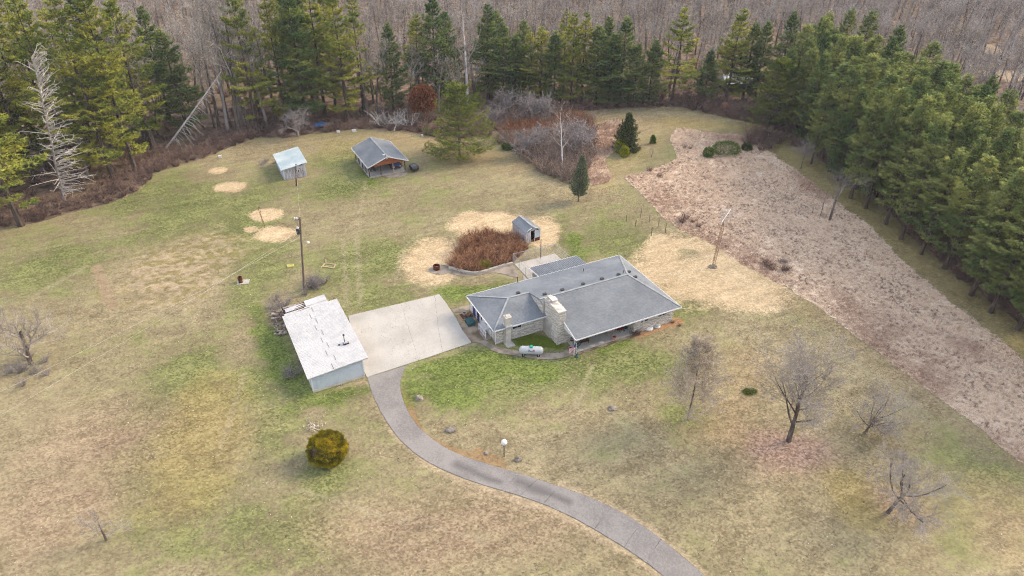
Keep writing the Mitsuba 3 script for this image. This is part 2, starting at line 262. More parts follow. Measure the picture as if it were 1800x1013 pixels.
mat('m_weathered', mottle((.32, .31, .34), (.58, .58, .64), .25, 2.0))
mat('m_red_wood', mottle((.26, .075, .03), (.36, .12, .055), .6, .2), .7)
mat('m_brown_wood', mottle((.075, .042, .028), (.13, .075, .05), .3, 1.0))
mat('m_pale_wood', mottle((.40, .30, .20), (.55, .45, .33), .3))
mat('m_pole', mottle((.13, .10, .085), (.21, .17, .145), .15, 1.5))
mat('m_glass', (.012, .02, .05), .08, .7)
mat('m_dark', (.018, .018, .02), .6)
mat('m_black', (.025, .027, .032), .35)
mat('m_steel', (.42, .44, .47), .4, .5, .6)
mat('m_galv', (.40, .43, .48), .45, .5, .4)
mat('m_tank', mottle((.38, .41, .45), (.47, .50, .54), .8), .35)
mat('m_green_cap', (.03, .33, .23), .4)
mat('m_rust', mottle((.065, .02, .014), (.15, .055, .03), .12))
mat('m_tower', mottle((.20, .12, .085), (.46, .34, .25), .6))
mat('m_teal', (.008, .07, .085), .5)
mat('m_red', (.22, .012, .03), .6)
mat('m_pink_red', (.55, .10, .22), .7)
mat('m_flag_blue', (.03, .04, .16), .7)
mat('m_pink', (.50, .20, .17), .7)
mat('m_blue', (.015, .12, .40), .3)
mat('m_tarp_blue', (.01, .17, .50), .4)
mat('m_maroon', (.045, .012, .03), .25, .6)
mat('m_yellow', (.52, .47, .16), .6)
mat('m_globe', (.7, .72, .73), .25)
mat('m_rock', mottle((.15, .13, .11), (.33, .30, .27), .25))
mat('m_mulch', mottle((.07, .04, .028), (.14, .085, .06), .3))
mat('m_debris', mottle((.15, .10, .08), (.45, .40, .37), .35))
mat('m_terra', (.38, .20, .13), .7)
mat('m_bark', mottle((.085, .07, .062), (.18, .15, .135), .25, 1.2))
mat('m_grey_bark', mottle((.20, .18, .17), (.36, .33, .32), .6, 2.5))
mat('m_bark_pine', mottle((.06, .05, .045), (.135, .105, .09), .3, 1.5))
mat('m_bare', mottle((.22, .20, .205), (.34, .31, .315), 1.2))
mat('m_twig', mottle((.29, .26, .24), (.45, .41, .38), 2.0))
mat('m_twig_far', mottle((.20, .18, .17), (.45, .42, .40), 5.0))
mat('m_dead', mottle((.40, .38, .37), (.62, .59, .57), .7))
mat('m_larch', mottle((.40, .345, .275), (.58, .51, .42), 1.0))
mat('m_brush', mottle((.17, .08, .045), (.50, .30, .19), .35, 1.2))
mat('m_under', mottle((.14, .095, .085), (.27, .19, .165), 3.0))
mat('m_island', lambda p, n, uv: mix(mix((.20, .15, .125), (.36, .285, .25), fbm(p.x / 1.3, p.y / 1.3, p.z / 1.3)), (.27, .14, .085), smoothstep(.48, .62, fbm(p.x / 7, p.y / 7, 2.))))
mat('m_leaf', mottle((.40, .33, .25), (.66, .60, .52), .8))
def needles(a, b, tip, s=5.0):
    def fn(p, n, uv):
        t = fbm(p.x / s, p.y / s, p.z / (s * .6), octaves=3); q = noise(p.x / .8, p.y / .8, p.z / .5)
        return mix(mix(a, b, smoothstep(.3, .7, t)), tip, smoothstep(.5, .9, q * .7 + t * .3) * .75)
    return fn
mat('m_pine_green', needles((.085, .155, .055), (.18, .245, .075), (.36, .39, .12)))
mat('m_pine_yellow', needles((.16, .22, .05), (.34, .35, .065), (.60, .56, .12)))
mat('m_pine_right', needles((.14, .205, .07), (.31, .35, .11), (.62, .58, .20)))
mat('m_hemlock', needles((.085, .125, .024), (.18, .21, .036), (.34, .35, .075)))
mat('m_spruce', needles((.035, .065, .02), (.07, .095, .028), (.15, .16, .05), 2.))
mat('m_cedar', needles((.11, .145, .085), (.19, .215, .13), (.25, .26, .16), 2.))
mat('m_bush', needles((.05, .11, .01), (.09, .16, .015), (.16, .24, .03), 1.))
mat('m_lime', needles((.20, .24, .015), (.30, .32, .02), (.38, .40, .04), 1.))
mat('m_gold', needles((.14, .125, .014), (.36, .305, .02), (.64, .50, .035), .8))
mat('m_oak', needles((.16, .062, .03), (.25, .10, .05), (.34, .16, .085), 1.2))
# ---------------------------------------------------------------- ground, field, forest floor
EDGE = [(-107.93, 90.9), (-93.38, 96.44), (-85.17, 100.94), (-80.69, 103.0), (-75.23, 107.24), (-71.34, 111.47), (-69.07, 115.44), (-69.12, 119.81), (-69.6, 123.37), (-64.53, 127.79), (-59.16, 135.12), (-55.25, 141.44), (-49.19, 141.61), (-42.68, 145.07), (-33.2, 147.72), (-22.88, 145.97), (-15.6, 141.57), (-5.29, 143.8), (-1.69, 152.49), (14.38, 160.07), (26.9, 163.21), (40.59, 163.23), (51.0, 155.86), (57.01, 151.69), (62.55, 147.02), (63.06, 131.62), (66.44, 116.98), (66.71, 101.48), (67.7, 89.92), (69.42, 80.56), (70.47, 74.67), (72.61, 60.99)]
S = 940
v, f = trimesh.creation.triangulate_polygon(sbox(-S, -300, S, 1500), engine='earcut')
solo('ground', (np.c_[v, np.zeros(len(v))], f), 'm_ground', 'patchy winter lawn of tan and green grass around the house', kind='structure')
forest_poly = ragged(EDGE + [(700, 20), (900, 200), (900, 1500), (-900, 1500), (-900, 90), (-300, 60)], 1.0, 1.6, 9.0, 3)
solo('forest_floor', flat(forest_poly, .006), 'm_forest_floor', 'brown leaf litter under the trees round the clearing', kind='structure')
FIELD = [(23.13, 117.86), (21.31, 123.54), (27.97, 127.95), (33.6, 132.57), (33.93, 143.25), (36.26, 150.39), (43.87, 147.85), (49.69, 145.99), (53.08, 138.42), (56.17, 126.24), (59.04, 114.71), (60.66, 106.09), (61.1, 99.29), (61.93, 92.1), (62.72, 84.88), (63.72, 78.96), (65.87, 69.35), (68.27, 56.33), (57.85, 41.73), (55.5, 52.21), (53.31, 56.82), (51.64, 61.25), (50.29, 64.76), (48.88, 68.63), (46.6, 73.89), (44.17, 79.69), (40.26, 86.57), (37.42, 89.98), (32.72, 97.78), (26.7, 105.35)]
field_poly = ragged(FIELD, .25, .9, 3.0, 5)
solo('field', flat(field_poly, .012), 'm_field', 'field of flattened dry pinkish weeds beside the lawn', kind='structure')
FIELD2 = [(14.74, 118.87), (18.82, 121.95), (18.41, 131.6), (21.18, 137.56), (25.51, 143.02), (27.97, 153.36), (22.48, 154.29), (17.47, 149.51), (14.01, 137.37), (13.18, 126.5)]
field2_poly = ragged(FIELD2, .4, .5, 4.0, 6)
solo('field', flat(field2_poly, .012), 'm_field', 'small patch of dry weeds round the dark spruce', kind='structure')
def weeds(poly, n, h, R):
    from shapely import contains_xy
    x0, y0, x1, y1 = poly.bounds; c = R.uniform([x0, y0], [x1, y1], (n * 3, 2)); c = c[contains_xy(poly, c[:, 0], c[:, 1])][:n]
    k = 6; dens = meshkit.fbm(np.c_[c, c[:, 0] * 0] / 2.0, 3, 4); c = c[dens > .25]
    p = np.repeat(np.c_[c, np.full(len(c), .01)], k, 0) + np.c_[R.normal(0, .14, (len(c) * k, 2)), np.zeros(len(c) * k)]
    hh = h * R.uniform(.35, 1.2, len(p)); lean = R.normal(0, .65, (len(p), 2)) + [.35, -.1]
    return blades(p, np.c_[lean * hh[:, None], hh], R.uniform(.03, .075, len(p)), R)
BEDS = Polygon(np.vstack([[(-17.65, 64.74), (-15.98, 60.62), (-14.1, 57.19), (-12.08, 54.32), (-9.47, 51.8), (-6.38, 49.87), (-2.72, 48.26), (0.8, 46.99), (4.77, 45.21), (9.01, 42.41), (12.44, 39.65), (14.32, 37.74), (17.26, 34.14), (20.14, 29.56)], [(-13.06, 67.07), (-13.49, 63.97), (-12.4, 60.0), (-10.84, 57.05), (-8.66, 54.63), (-5.99, 52.66), (-2.84, 51.25), (0.8, 49.89), (5.49, 48.0), (9.4, 46.11), (13.0, 43.43), (15.88, 40.48), (18.75, 36.84), (21.6, 32.17)][::-1]])).buffer(.35).union(Polygon([(-12.69, 90.3), (-9.28, 97.28), (-2.99, 103.1), (0.86, 106.21), (4.7, 103.27), (7.77, 97.63), (9.44, 94.98), (2.52, 85.85), (-2.59, 87.93), (-8.56, 87.5), (-12.06, 88.38)]))
wv = [weeds(field_poly.intersection(sbox(-50, 40, 140, 220)), 40000, .31, RNG), weeds(field2_poly, 3000, .55, RNG)]
m = MB()
for a in wv: m.raw(*a)
solo('dry_weeds', m.get(), 'm_weeds', 'dry tangled weed stalks covering the field', 'weeds', kind='stuff')
# fallen leaves on the near lawn
c = RNG.uniform([-62, 36], [62, 92], (5200, 2)); c = c[meshkit.fbm(np.c_[c, c[:, 0] * 0] / 7, 3, 2) > .44]
a = RNG.uniform(0, 6.28, len(c)); d = np.c_[np.cos(a), np.sin(a), RNG.uniform(.1, .5, len(c))] * RNG.uniform(.07, .19, len(c))[:, None]
solo('fallen_leaves', blades(np.c_[c, np.full(len(c), .02)], d, .10, RNG, True), 'm_leaf', 'pale dead leaves scattered over the lawn', 'leaves', kind='stuff')
# short grass on the lawn: its colour is the ground's
c = RNG.uniform([-75, 34], [75, 120], (190000, 2)); c = c[np.abs(c[:, 0]) < c[:, 1] * .78 + 4]
from shapely import contains_xy
keep = ~contains_xy(Polygon([(-23.06, 77.42), (-10.55, 83.22), (-4.75, 82.75), (17.13, 94.96), (24.61, 80.44), (15.15, 72.74), (8.27, 69.32), (2.99, 68.33), (-2.25, 69.38), (-4.99, 71.44), (-11.45, 67.98), (-12.6, 66.86), (-17.25, 62.08), (-23.65, 61.78), (-32.91, 76.72)]), c[:, 0], c[:, 1]) & ~contains_xy(forest_poly, c[:, 0], c[:, 1]) & ~contains_xy(field_poly, c[:, 0], c[:, 1]) & ~contains_xy(BEDS, c[:, 0], c[:, 1]); c = c[keep]
for e in STRAW: c = c[((c[:, 0] - e[0]) / e[2]) ** 2 + ((c[:, 1] - e[1]) / e[3]) ** 2 > .92]
hh = RNG.uniform(.05, .17, len(c)); solo('grass', blades(np.c_[c, np.zeros(len(c))], np.c_[RNG.normal(0, 1.1, (len(c), 2)) * hh[:, None], hh], .06, RNG), 'm_ground', 'short rough grass of the lawn', 'grass', kind='stuff')
# ---------------------------------------------------------------- driveway, pavement, paths
DL = spline([(-17.65, 64.74), (-15.98, 60.62), (-14.1, 57.19), (-12.08, 54.32), (-9.47, 51.8), (-6.38, 49.87), (-2.72, 48.26), (0.8, 46.99), (4.77, 45.21), (9.01, 42.41), (12.44, 39.65), (14.32, 37.74), (17.26, 34.14), (20.14, 29.56)], 10)
DR = spline([(-13.06, 67.07), (-13.49, 63.97), (-12.4, 60.0), (-10.84, 57.05), (-8.66, 54.63), (-5.99, 52.66), (-2.84, 51.25), (0.8, 49.89), (5.49, 48.0), (9.4, 46.11), (13.0, 43.43), (15.88, 40.48), (18.75, 36.84), (21.6, 32.17)], 10)
k = num('driveway'); scene[k] = mikit.ply(flat(Polygon(np.vstack([DL, DR[::-1]])).buffer(.03), .018), 'm_joint'); lab(k, 'curving grey asphalt driveway running from the parking pad to the foreground', kind='structure')
cuts = [0, 24, 40, 61, 66, 72, 86, 94, 100, 112, 130]
for a, b in zip(cuts[:-1], cuts[1:]):
    L, Rr = DL[a:b + 1], DR[a:b + 1]
    pg = ragged(np.vstack([L, Rr[::-1]]), .12, .07, .9, a).buffer(0).buffer(-.012)
    if pg.geom_type == 'Polygon': part(k, 'slab', MB().slab(pg, .05, .04).get(), 'm_asphalt')
PADC = [(-22.59, 77.43), (-10.52, 82.93), (-9.55, 81.23), (-7.54, 76.9), (-6.69, 74.6), (-5.23, 71.79), (-11.47, 68.21), (-17.72, 64.74), (-19.24, 67.97)]
k = num('pavement'); scene[k] = mikit.ply(flat(Polygon(PADC), .022), 'm_joint'); lab(k, 'large pale concrete parking pad between garage and house', kind='structure')
pads = [Polygon(PADC)]
for ln in ([(-22.85, 70.67), (-16.74, 74.17), (-10.9, 76.84), (-4.05, 81.61)], [(-16.39, 82.53), (-11.53, 67.43)], [(-11.61, 85.59), (-9.96, 75.18), (-8.37, 67.48)]):
    pads = [g for q in pads for g in shsplit(q, LineString(ln)).geoms]
for g in pads: part(k, 'slab', MB().slab(g.buffer(-.012), .07, .05).get(), 'm_concrete')
def sheet(name, pts, bs, label, z=.03, th=.03, buf=0):
    pg = Polygon(pts).buffer(0); pg = pg.buffer(buf) if buf else pg
    k = num(name); scene[k] = mikit.ply(MB().slab(pg, z + .03, th).get(), bs); return lab(k, label, kind='structure')
sheet('path', np.vstack([spline([(-5.23, 71.79), (-3.95, 71.58), (-2.27, 70.07), (0.75, 69.2), (2.78, 68.72), (5.54, 68.64), (7.39, 69.2), (8.62, 70.02)], 5), spline([(-3.46, 72.37), (-1.77, 71.02), (-0.06, 70.39), (1.12, 70.13), (4.27, 69.83), (6.11, 69.86), (7.47, 70.51), (7.95, 71.06)], 5)[::-1]]), 'm_path', 'curved grey walkway round the front corner of the house')
sheet('path', [(-6.49, 76.33), (-5.06, 77.27), (-3.61, 72.36), (-5.23, 71.85), (-6.68, 73.35), (-7.33, 75.09)], 'm_stained', 'brown stained concrete forecourt at the side door', .025)
sheet('path', [(-8.5, 79.16), (-6.8, 80.02), (-5.3, 80.6), (-5.1, 79.77), (-6.49, 78.92), (-7.96, 78.36)], 'm_path', 'pale short walkway by the left house corner')
sheet('path', np.vstack([spline([(-9.5, 88.59), (-8.08, 87.98), (-6.02, 87.94), (-4.49, 88.36), (-2.48, 88.88), (-0.88, 88.28), (1.18, 87.68)], 5), spline([(-9.69, 89.87), (-7.64, 89.1), (-6.22, 88.57), (-4.77, 88.76), (-2.98, 89.76), (-1.44, 90.69), (0.14, 91.3)], 5)[::-1]]), 'm_path', 'grey path below the brown brush bed')
cp = np.array([(-11.06, 89.6)]); an = np.arange(40) * 2 * np.pi / 40
sheet('path', cp + np.c_[np.cos(an) * 1.5, np.sin(an) * 1.25] * 1.1, 'm_path', 'round grey stone pad under the fire ring')
low = np.vstack([spline([(-9.69, 89.87), (-7.64, 89.1), (-6.22, 88.57), (-4.77, 88.76), (-2.98, 89.76), (-1.44, 90.69), (0.05, 91.38)], 6)])
t = thing('low_wall', 'low pale stone kerb wall edging the brown brush bed', 'wall')
for i in range(0, len(low) - 1):
    p, q = lerp(low[i], low[i + 1], .02), lerp(low[i], low[i + 1], .96)
    part(t, 'stone', MB().beam([*p, .19], [*q, .19], .30 + .05 * RNG.random(), .36 + .06 * RNG.random()).get(), 'm_block')
# ---------------------------------------------------------------- house
HF = Fr(-6.4, 78.65, 26.7)                             # x along the house, y = -v (v towards the camera)
hp = lambda u, v, z=0.0: (u, -v, z)
ht = thing('house', 'long low grey stone ranch house with slate grey shingled roof', 'house')
def hslab(pts, zf, th): return MB(HF).slab([(u, -v) for u, v in pts], lambda x, y: zf(x, -y), th).get()
FOOT = [(.8, .6), (24.6, .6), (24.6, 14.3), (18.2, 14.3), (18.2, 10.2), (7.7, 10.2), (7.7, 8.3), (.8, 8.3)]
wall = part(ht, 'wall', hslab(FOOT, lambda u, v: 2.62, 2.62), 'm_wall')
SL = .26; EZ = 2.7
zb = lambda u, v: EZ + SL * v; zfm = lambda u, v: EZ + SL * (15 - v); zwf = lambda u, v: EZ + SL * (8.9 - v); zlh = lambda u, v: EZ + SL * 4.45 / 4.25 * (u - .15); zrh = lambda u, v: EZ + SL * 7.5 / 3.85 * (25.25 - u)
roof = num(ht + '__roof')
slopes = [('slope', [(.15, 0), (25.25, 0), (21.4, 7.5), (7.5, 7.5), (7.5, 4.45), (4.4, 4.45)], zb),
          ('slope', [(7.5, 7.5), (21.4, 7.5), (25.25, 15), (8.7, 15), (8.7, 11.93), (8.97, 11.93), (8.97, 8.22), (7.5, 8.22)], zfm),
          ('slope', [(.15, 0), (4.4, 4.45), (.15, 8.9)], zlh), ('slope', [(4.4, 4.45), (7.6, 4.45), (7.6, 8.25), (7.84, 8.25), (7.84, 8.9), (.15, 8.9)], zwf), ('slope', [(25.25, 0), (25.25, 15), (21.4, 7.5)], zrh)]
def courses(pts, zf, ax, step=.21):                           # lapped shingle courses following the slope
    pg = Polygon(pts); mb = MB(HF); u0, v0, u1, v1 = pg.bounds
    lo, hi, sgn = {'b': (v0, v1, 1), 'f': (v1, v0, -1), 'l': (u0, u1, 1), 'r': (u1, u0, -1)}[ax]
    n = int(abs(hi - lo) / step) + 1; U = []
    for i in range(n):
        a = lo + sgn * i * step; b = a + sgn * step * 1.25
        s = pg.intersection(sbox(u0 - 1, min(a, b), u1 + 1, max(a, b)) if ax in 'bf' else sbox(min(a, b), v0 - 1, max(a, b), v1 + 1))
        for g in getattr(s, 'geoms', [s]):
            if g.geom_type == 'Polygon' and g.area > .01:
                mb.slab(Polygon([(x, -y) for x, y in g.exterior.coords]), lambda x, y, a=a: zf(x, -y) + .030 * (1 - ((-y if ax in 'bf' else x) - a) * sgn / step) + .01, .02)
    return mb.get()
for (nm, pts, zf), ax in zip(slopes, 'bflfr'):
    part(roof, nm, hslab(pts, lambda u, v, zf=zf: zf(u, v), .14), 'm_shingle')
    part(roof, 'shingles', courses(pts, zf, ax), 'm_shingle', kind='stuff')
for a, b in (((.15, 0, EZ), (4.4, 4.45, EZ + 1.157)), ((.15, 8.9, EZ), (4.4, 4.45, EZ + 1.157)), ((4.4, 4.45, EZ + 1.157), (7.5, 4.45, EZ + 1.157)), ((7.5, 7.5, 4.65), (21.4, 7.5, 4.65)), ((21.4, 7.5, 4.65), (25.25, 15, EZ)), ((21.4, 7.5, 4.65), (25.25, 0, EZ))):
    p, q = np.array(hp(*a)) + [0, 0, .06], np.array(hp(*b)) + [0, 0, .06]
    part(roof, 'ridge_cap', MB(HF).beam(p, q, .24, .04).get(), 'm_ridge')
for u, v, z in ((6.14, 3.93, 3.72), (8.73, 6.64, 4.43), (11.34, 6.79, 4.46), (14.61, 6.79, 4.46), (17.64, 6.82, 4.48), (20.3, 6.89, 4.49), (22.32, 6.57, 4.18), (22.36, 8.04, 4.17)):
    mb = MB(HF).box(hp(u, v, z + .10), (.42, .30, .14)).box(hp(u, v - .02, z + .20), (.50, .40, .06))
    part(roof, 'vent', mb.get(), 'm_black')
for u, v, z, h in ((*(17.46, 2.32, 3.3), .45), (*(21.17, 6.76, 4.46), .5), (*(7.97, 0.08, 2.72), 1.0)):
    part(roof, 'pipe', MB(HF).tube([hp(u, v, z), hp(u, v, z + h)], .055, 8).get(), 'm_black')
for a, b in (((.13, -.02), (25.27, -.02)), ((.13, -.02), (.13, 8.92)), ((.13, 8.92), (7.84, 8.92)), ((8.7, 15.02), (25.27, 15.02)), ((25.27, 15.02), (25.27, -.02))):
    part(roof, 'gutter', MB(HF).beam(hp(*a, EZ - .045), hp(*b, EZ - .045), .11, .15).get(), 'm_white')
part(roof, 'fascia', MB(HF).beam(hp(8.66, 11.96, zfm(0, 11.96) - .03), hp(8.66, 15.0, EZ - .03), .07, .2).get(), 'm_white')
part(ht, 'gable', MB(HF).raw([hp(u, v, z) for u in (7.56, 7.8) for v, z in ((4.4, 2.6), (4.45, EZ + SL * 4.45 - .02), (7.5, 4.62), (8.3, 4.42), (8.3, 2.6))],
     [(0, 1, 2), (0, 2, 3), (0, 3, 4), (5, 7, 6), (5, 8, 7), (5, 9, 8), (0, 5, 6), (0, 6, 1), (1, 6, 7), (1, 7, 2), (2, 7, 8), (2, 8, 3), (3, 8, 9), (3, 9, 4)]).get(), 'm_mortar')
part(ht, 'gable', MB(HF).raw([hp(u, v, z) for u in (8.72, 8.84) for v, z in ((11.95, 2.5), (11.95, zfm(0, 11.95) - .15), (14.9, 2.58), (14.9, 2.5))], [(0, 1, 2), (0, 2, 3), (4, 6, 5), (4, 7, 6), (0, 4, 5), (0, 5, 1), (1, 5, 6), (1, 6, 2), (0, 3, 7), (0, 7, 4), (2, 6, 7), (2, 7, 3)]).get(), 'm_white')
def stones(a, b, z0, z1, R, course=(.14, .26), ln=(.25, .75), out=.0, zt=None):   # stone facing on the wall from a to b (u, v), seen from its right side
    a, b = np.array(hp(*a)[:2]), np.array(hp(*b)[:2]); L = np.linalg.norm(b - a); d = (b - a) / L; nn = np.array([d[1], -d[0]]); mb = MB(HF); z = z0
    while z < z1 - .04:
        h = min(R.uniform(*course), z1 - z); s = -R.uniform(0, .3)
        while s < L:
            w = R.uniform(*ln); s0, s1 = max(s, 0) + .008, min(s + w, L) - .008; s += w
            if s1 - s0 < .05: continue
            if zt is not None and z + h > zt((s0 + s1) / 2): continue
            o = out + R.uniform(.012, .06); c = a + d * (s0 + s1) / 2 + nn * (o / 2 - .03)
            mb.box([*c, z + h / 2], (s1 - s0, o + .06, h - .016), math.degrees(math.atan2(d[1], d[0])))
        z += h
    return mb
R5 = np.random.default_rng(5)
for a, b, z1 in (((.8, 8.3), (7.85, 8.3), 2.6), ((18.2, 14.3), (24.6, 14.3), 2.6), ((24.6, 14.3), (24.6, .6), 2.6), ((18.2, 10.2), (18.2, 14.3), 2.6), ((.8, 6.9), (.8, 8.3), 2.6), ((9.95, 10.2), (18.2, 10.2), 2.6)):
    part(wall, 'stone', stones(a, b, .05, z1, R5).get(), 'm_stone', kind='stuff')
part(ht, 'gable_stone', stones((7.56, 4.5), (7.56, 8.3), 2.62, 4.6, R5, zt=lambda s: min(zb(0, 4.5 + s), zfm(0, 4.5 + s)) + .02).get(), 'm_stone', kind='stuff')
# the great chimney
ch = part(ht, 'chimney', MB(HF).box(hp(8.90, 10.1, 1.2), (2.06, 3.6, 2.4)).box(hp(8.40, 10.1, 3.75), (1.04, 3.62, 2.75)).get(), 'm_mortar')
mb = MB(HF)
for a, b, z0, z1 in (((7.87, 8.3), (7.87, 11.9), .03, 5.12), ((7.87, 11.9), (9.94, 11.9), .03, 2.4), ((7.87, 11.9), (8.92, 11.9), 2.42, 5.12), ((8.92, 11.9), (8.92, 8.3), 2.42, 5.12), ((9.94, 11.9), (9.94, 10.2), .03, 2.4)):
    q = stones(a, b, z0, z1, R5, (.16, .34), (.25, .85)); mb.v += [x for x in q.v]; mb.f += [x + mb.n for x in q.f]; mb.n += q.n
part(ch, 'stone', (np.vstack(mb.v), np.vstack(mb.f)), 'm_stone', kind='stuff')
part(ch, 'ledge', MB(HF).box(hp(9.46, 11.1, 2.43), (1.0, 1.66, .06)).get(), 'm_block')
for a, b in ((8.22, 8.95), (8.97, 9.62), (9.65, 10.4), (10.42, 11.1), (11.12, 12.0)):
    part(ch, 'cap_stone', MB(HF).box(hp(8.4 + R5.uniform(-.03, .03), (a + b) / 2, 5.19 + R5.uniform(0, .02)), (1.22, b - a, .13)).get(), 'm_stone')
for v, h in ((8.6, .28), (9.5, .42)): part(ch, 'flue', MB(HF).box(hp(8.42, v, 5.25 + h / 2), (.55, .62, h)).get(), 'm_block')
part(ch, 'flue_cap', MB(HF).box(hp(8.42, 9.5, 5.72), (.8, .85, .06)).get(), 'm_white')
# the slim chimney
ch = part(ht, 'chimney', MB(HF).box(hp(2.21, 8.66, 2.12), (.70, .7, 4.24)).get(), 'm_block', label='slim square block chimney at the left front corner')
part(ch, 'cap', MB(HF).box(hp(2.21, 8.66, 4.27), (.86, .86, .1)).box(hp(2.21, 8.66, 4.37), (.45, .45, .12)).get(), 'm_block')
part(ch, 'collar', MB(HF).box(hp(2.21, 8.7, 2.86), (.92, 1.1, .28)).get(), 'm_galv')
part(ch, 'footing', MB(HF).box(hp(2.28, 9.1, .06), (1.15, 1.3, .12)).get(), 'm_concrete')
def window(par, u0, u1, z0, z1, face, v, panes=2, bs='m_glass', name='window'):
    m1, m2 = MB(HF), MB(HF)
    def bx(mb, a, b, c, d, o, th):
        if face == 'f': mb.box(hp((a + b) / 2, v + o, (c + d) / 2), (b - a, th, d - c))
        else: mb.box((v - o, -(a + b) / 2, (c + d) / 2), (th, b - a, d - c))
    w = .06
    for a, b, c, d in ((u0 - w, u1 + w, z0 - w, z0), (u0 - w, u1 + w, z1, z1 + w), (u0 - w, u0, z0, z1), (u1, u1 + w, z0, z1)) + tuple((u0 + (u1 - u0) * i / panes - .025, u0 + (u1 - u0) * i / panes + .025, z0, z1) for i in range(1, panes)): bx(m1, a, b, c, d, .05, .16)
    k = part(par, name, m1.get(), 'm_white')
    for i in range(panes):
        m2 = MB(HF); bx(m2, u0 + (u1 - u0) * i / panes + .03, u0 + (u1 - u0) * (i + 1) / panes - .03, z0 + .005, z1 - .005, .045, .08); part(k, 'pane', m2.get(), bs)
    return k
window(wall, 3.1, 4.35, 1.75, 2.45, 'f', 8.3); window(wall, 21.95, 23.35, 1.75, 2.4, 'f', 14.3); window(wall, 19.75, 20.3, 1.65, 2.3, 'f', 14.3, 1); window(wall, 19.2, 19.5, 1.6, 1.95, 'f', 14.3, 1)
window(wall, 3.55, 4.05, .9, 2.35, 's', .8, 1); window(wall, 5.1, 5.6, 1.2, 2.2, 's', .8, 1); window(wall, 6.4, 6.75, 1.2, 2.1, 's', .8, 1)
dk = part(ht, 'door', MB(HF).box((.76, -2.75, 1.1), (.1, .95, 2.1)).get(), 'm_flag_blue')
part(dk, 'frame', MB(HF).box((.74, -2.2, 1.15), (.16, .12, 2.3)).box((.74, -3.3, 1.15), (.16, .12, 2.3)).box((.74, -2.75, 2.28), (.16, 1.22, .12)).get(), 'm_white')
part(dk, 'pane', MB(HF).box((.69, -2.75, 1.35), (.05, .7, 1.2)).get(), 'm_glass')
dk = part(ht, 'door', MB(HF).box((.76, -1.25, 1.1), (.1, .9, 2.1)).get(), 'm_flag_blue', label='dark blue door at the back left corner')
part(ht, 'siding', MB(HF).box((.775, -3.3, 1.31), (.06, 6.9, 2.6)).get(), 'm_white')
part(ht, 'downspout', MB(HF).box((.66, -8.34, 1.28), (.1, .1, 2.5)).get(), 'm_white'); part(ht, 'downspout', MB(HF).box((8.75, -14.75, 1.28), (.09, .09, 2.5)).get(), 'm_white')
for u0 in (11.2, 14.8): window(wall, u0, u0 + 1.6, .9, 2.2, 'f', 10.2, 2)
dk = part(ht, 'door', MB(HF).box(hp(13.7, 10.25, 1.07), (.95, .14, 2.05)).get(), 'm_brown_wood')
part(ht, 'porch_floor', hslab([(9.4, 11.95), (9.96, 11.95), (9.96, 10.25), (18.15, 10.25), (18.15, 13.7), (17.95, 14.5), (9.4, 14.5)], lambda u, v: .16, .16), 'm_concrete')
part(ht, 'porch_floor', hslab([(9.38, 14.52), (17.97, 14.52), (17.9, 14.85), (9.38, 14.85)], lambda u, v: .13, .13), 'm_stained', label='brown edging strip along the porch slab')
# rear addition
zra = lambda u, v: 2.72 + .09 * v
ad = num(ht + '__addition')
part(ad, 'wall', hslab([(11.85, -2.6), (19.3, -2.6), (19.3, .55), (11.85, .55)], lambda u, v: 2.36, 2.36), 'm_wall')
part(ad, 'roof', hslab([(11.5, -3.05), (19.6, -3.0), (19.6, .35), (11.5, .35)], zra, .1), 'm_shingle')
mb = MB(HF)
for i in range(26):
    u = 11.6 + i * .31; mb.beam(hp(u, -3.03, zra(u, -3.03) + .02), hp(u, .1, zra(u, .1) + .02), .05, .05)
part(ad, 'rib', mb.get(), 'm_shingle', kind='stuff')
part(ad, 'trim', MB(HF).beam(hp(11.46, -3.08, 2.38), hp(11.46, .3, 2.68), .08, .16).get(), 'm_white'); part(ad, 'trim', MB(HF).beam(hp(11.5, -3.1, 2.38), hp(19.6, -3.05, 2.38), .08, .14).get(), 'm_white')
# left stoop with white railing
k = solo('stoop', MB(HF).slab([(.76, -4.3), (.76, -7.0), (-.25, -7.1), (-.25, -4.3)], .12, .12).get(), 'm_path', 'low grey stoop slab below the white railing', 'stoop')
t = thing('railing', 'white railing with posts beside the left house wall', 'railing')
for i in range(4): part(t, 'post', MB(HF).box((-.02, -4.5 - i * .72, .62), (.1, .1, 1.0)).get(), 'm_white')
part(t, 'rail', MB(HF).beam((-.02, -4.45, 1.08), (-.02, -6.75, 1.08), .14, .07).get(), 'm_white'); part(t, 'rail', MB(HF).beam((-.02, -4.45, .3), (-.02, -6.75, .3), .07, .06).get(), 'm_white')
for i in range(8): part(t, 'baluster', MB(HF).box((-.02, -4.66 - i * .28, .68), (.045, .045, .76)).get(), 'm_white')
t = thing('ledge_table', 'narrow white ledge on posts by the side door', 'table')
part(t, 'top', MB(HF).box((.42, -5.2, .92), (.5, 1.5, .07)).get(), 'm_white')
for y in (-4.5, -5.9): part(t, 'post', MB(HF).box((.3, y, .5), (.08, .08, .78)).get(), 'm_white')
t = thing('storage_bin', 'dark green bin standing by the side door', 'bin')
part(t, 'body', MB(HF).box((-.55, -2.75, .32), (1.0, 1.3, .5)).get(), 'm_teal'); part(t, 'lid', MB(HF).box((-.55, -2.75, .6), (1.08, 1.38, .06)).get(), 'm_teal')
bx, by = HF((.1, -.9, 0))[:2]
k = thing('planting_bed', 'small brown bed with pale ornaments by the left house corner', 'flower bed')
for a, b in (((-1.2, -.2), (-1.2, -1.7)), ((-1.2, -1.7), (.5, -1.7))): part(k, 'edging', MB(HF).beam((*a, .09), (*b, .09), .12, .18).get(), 'm_terra')
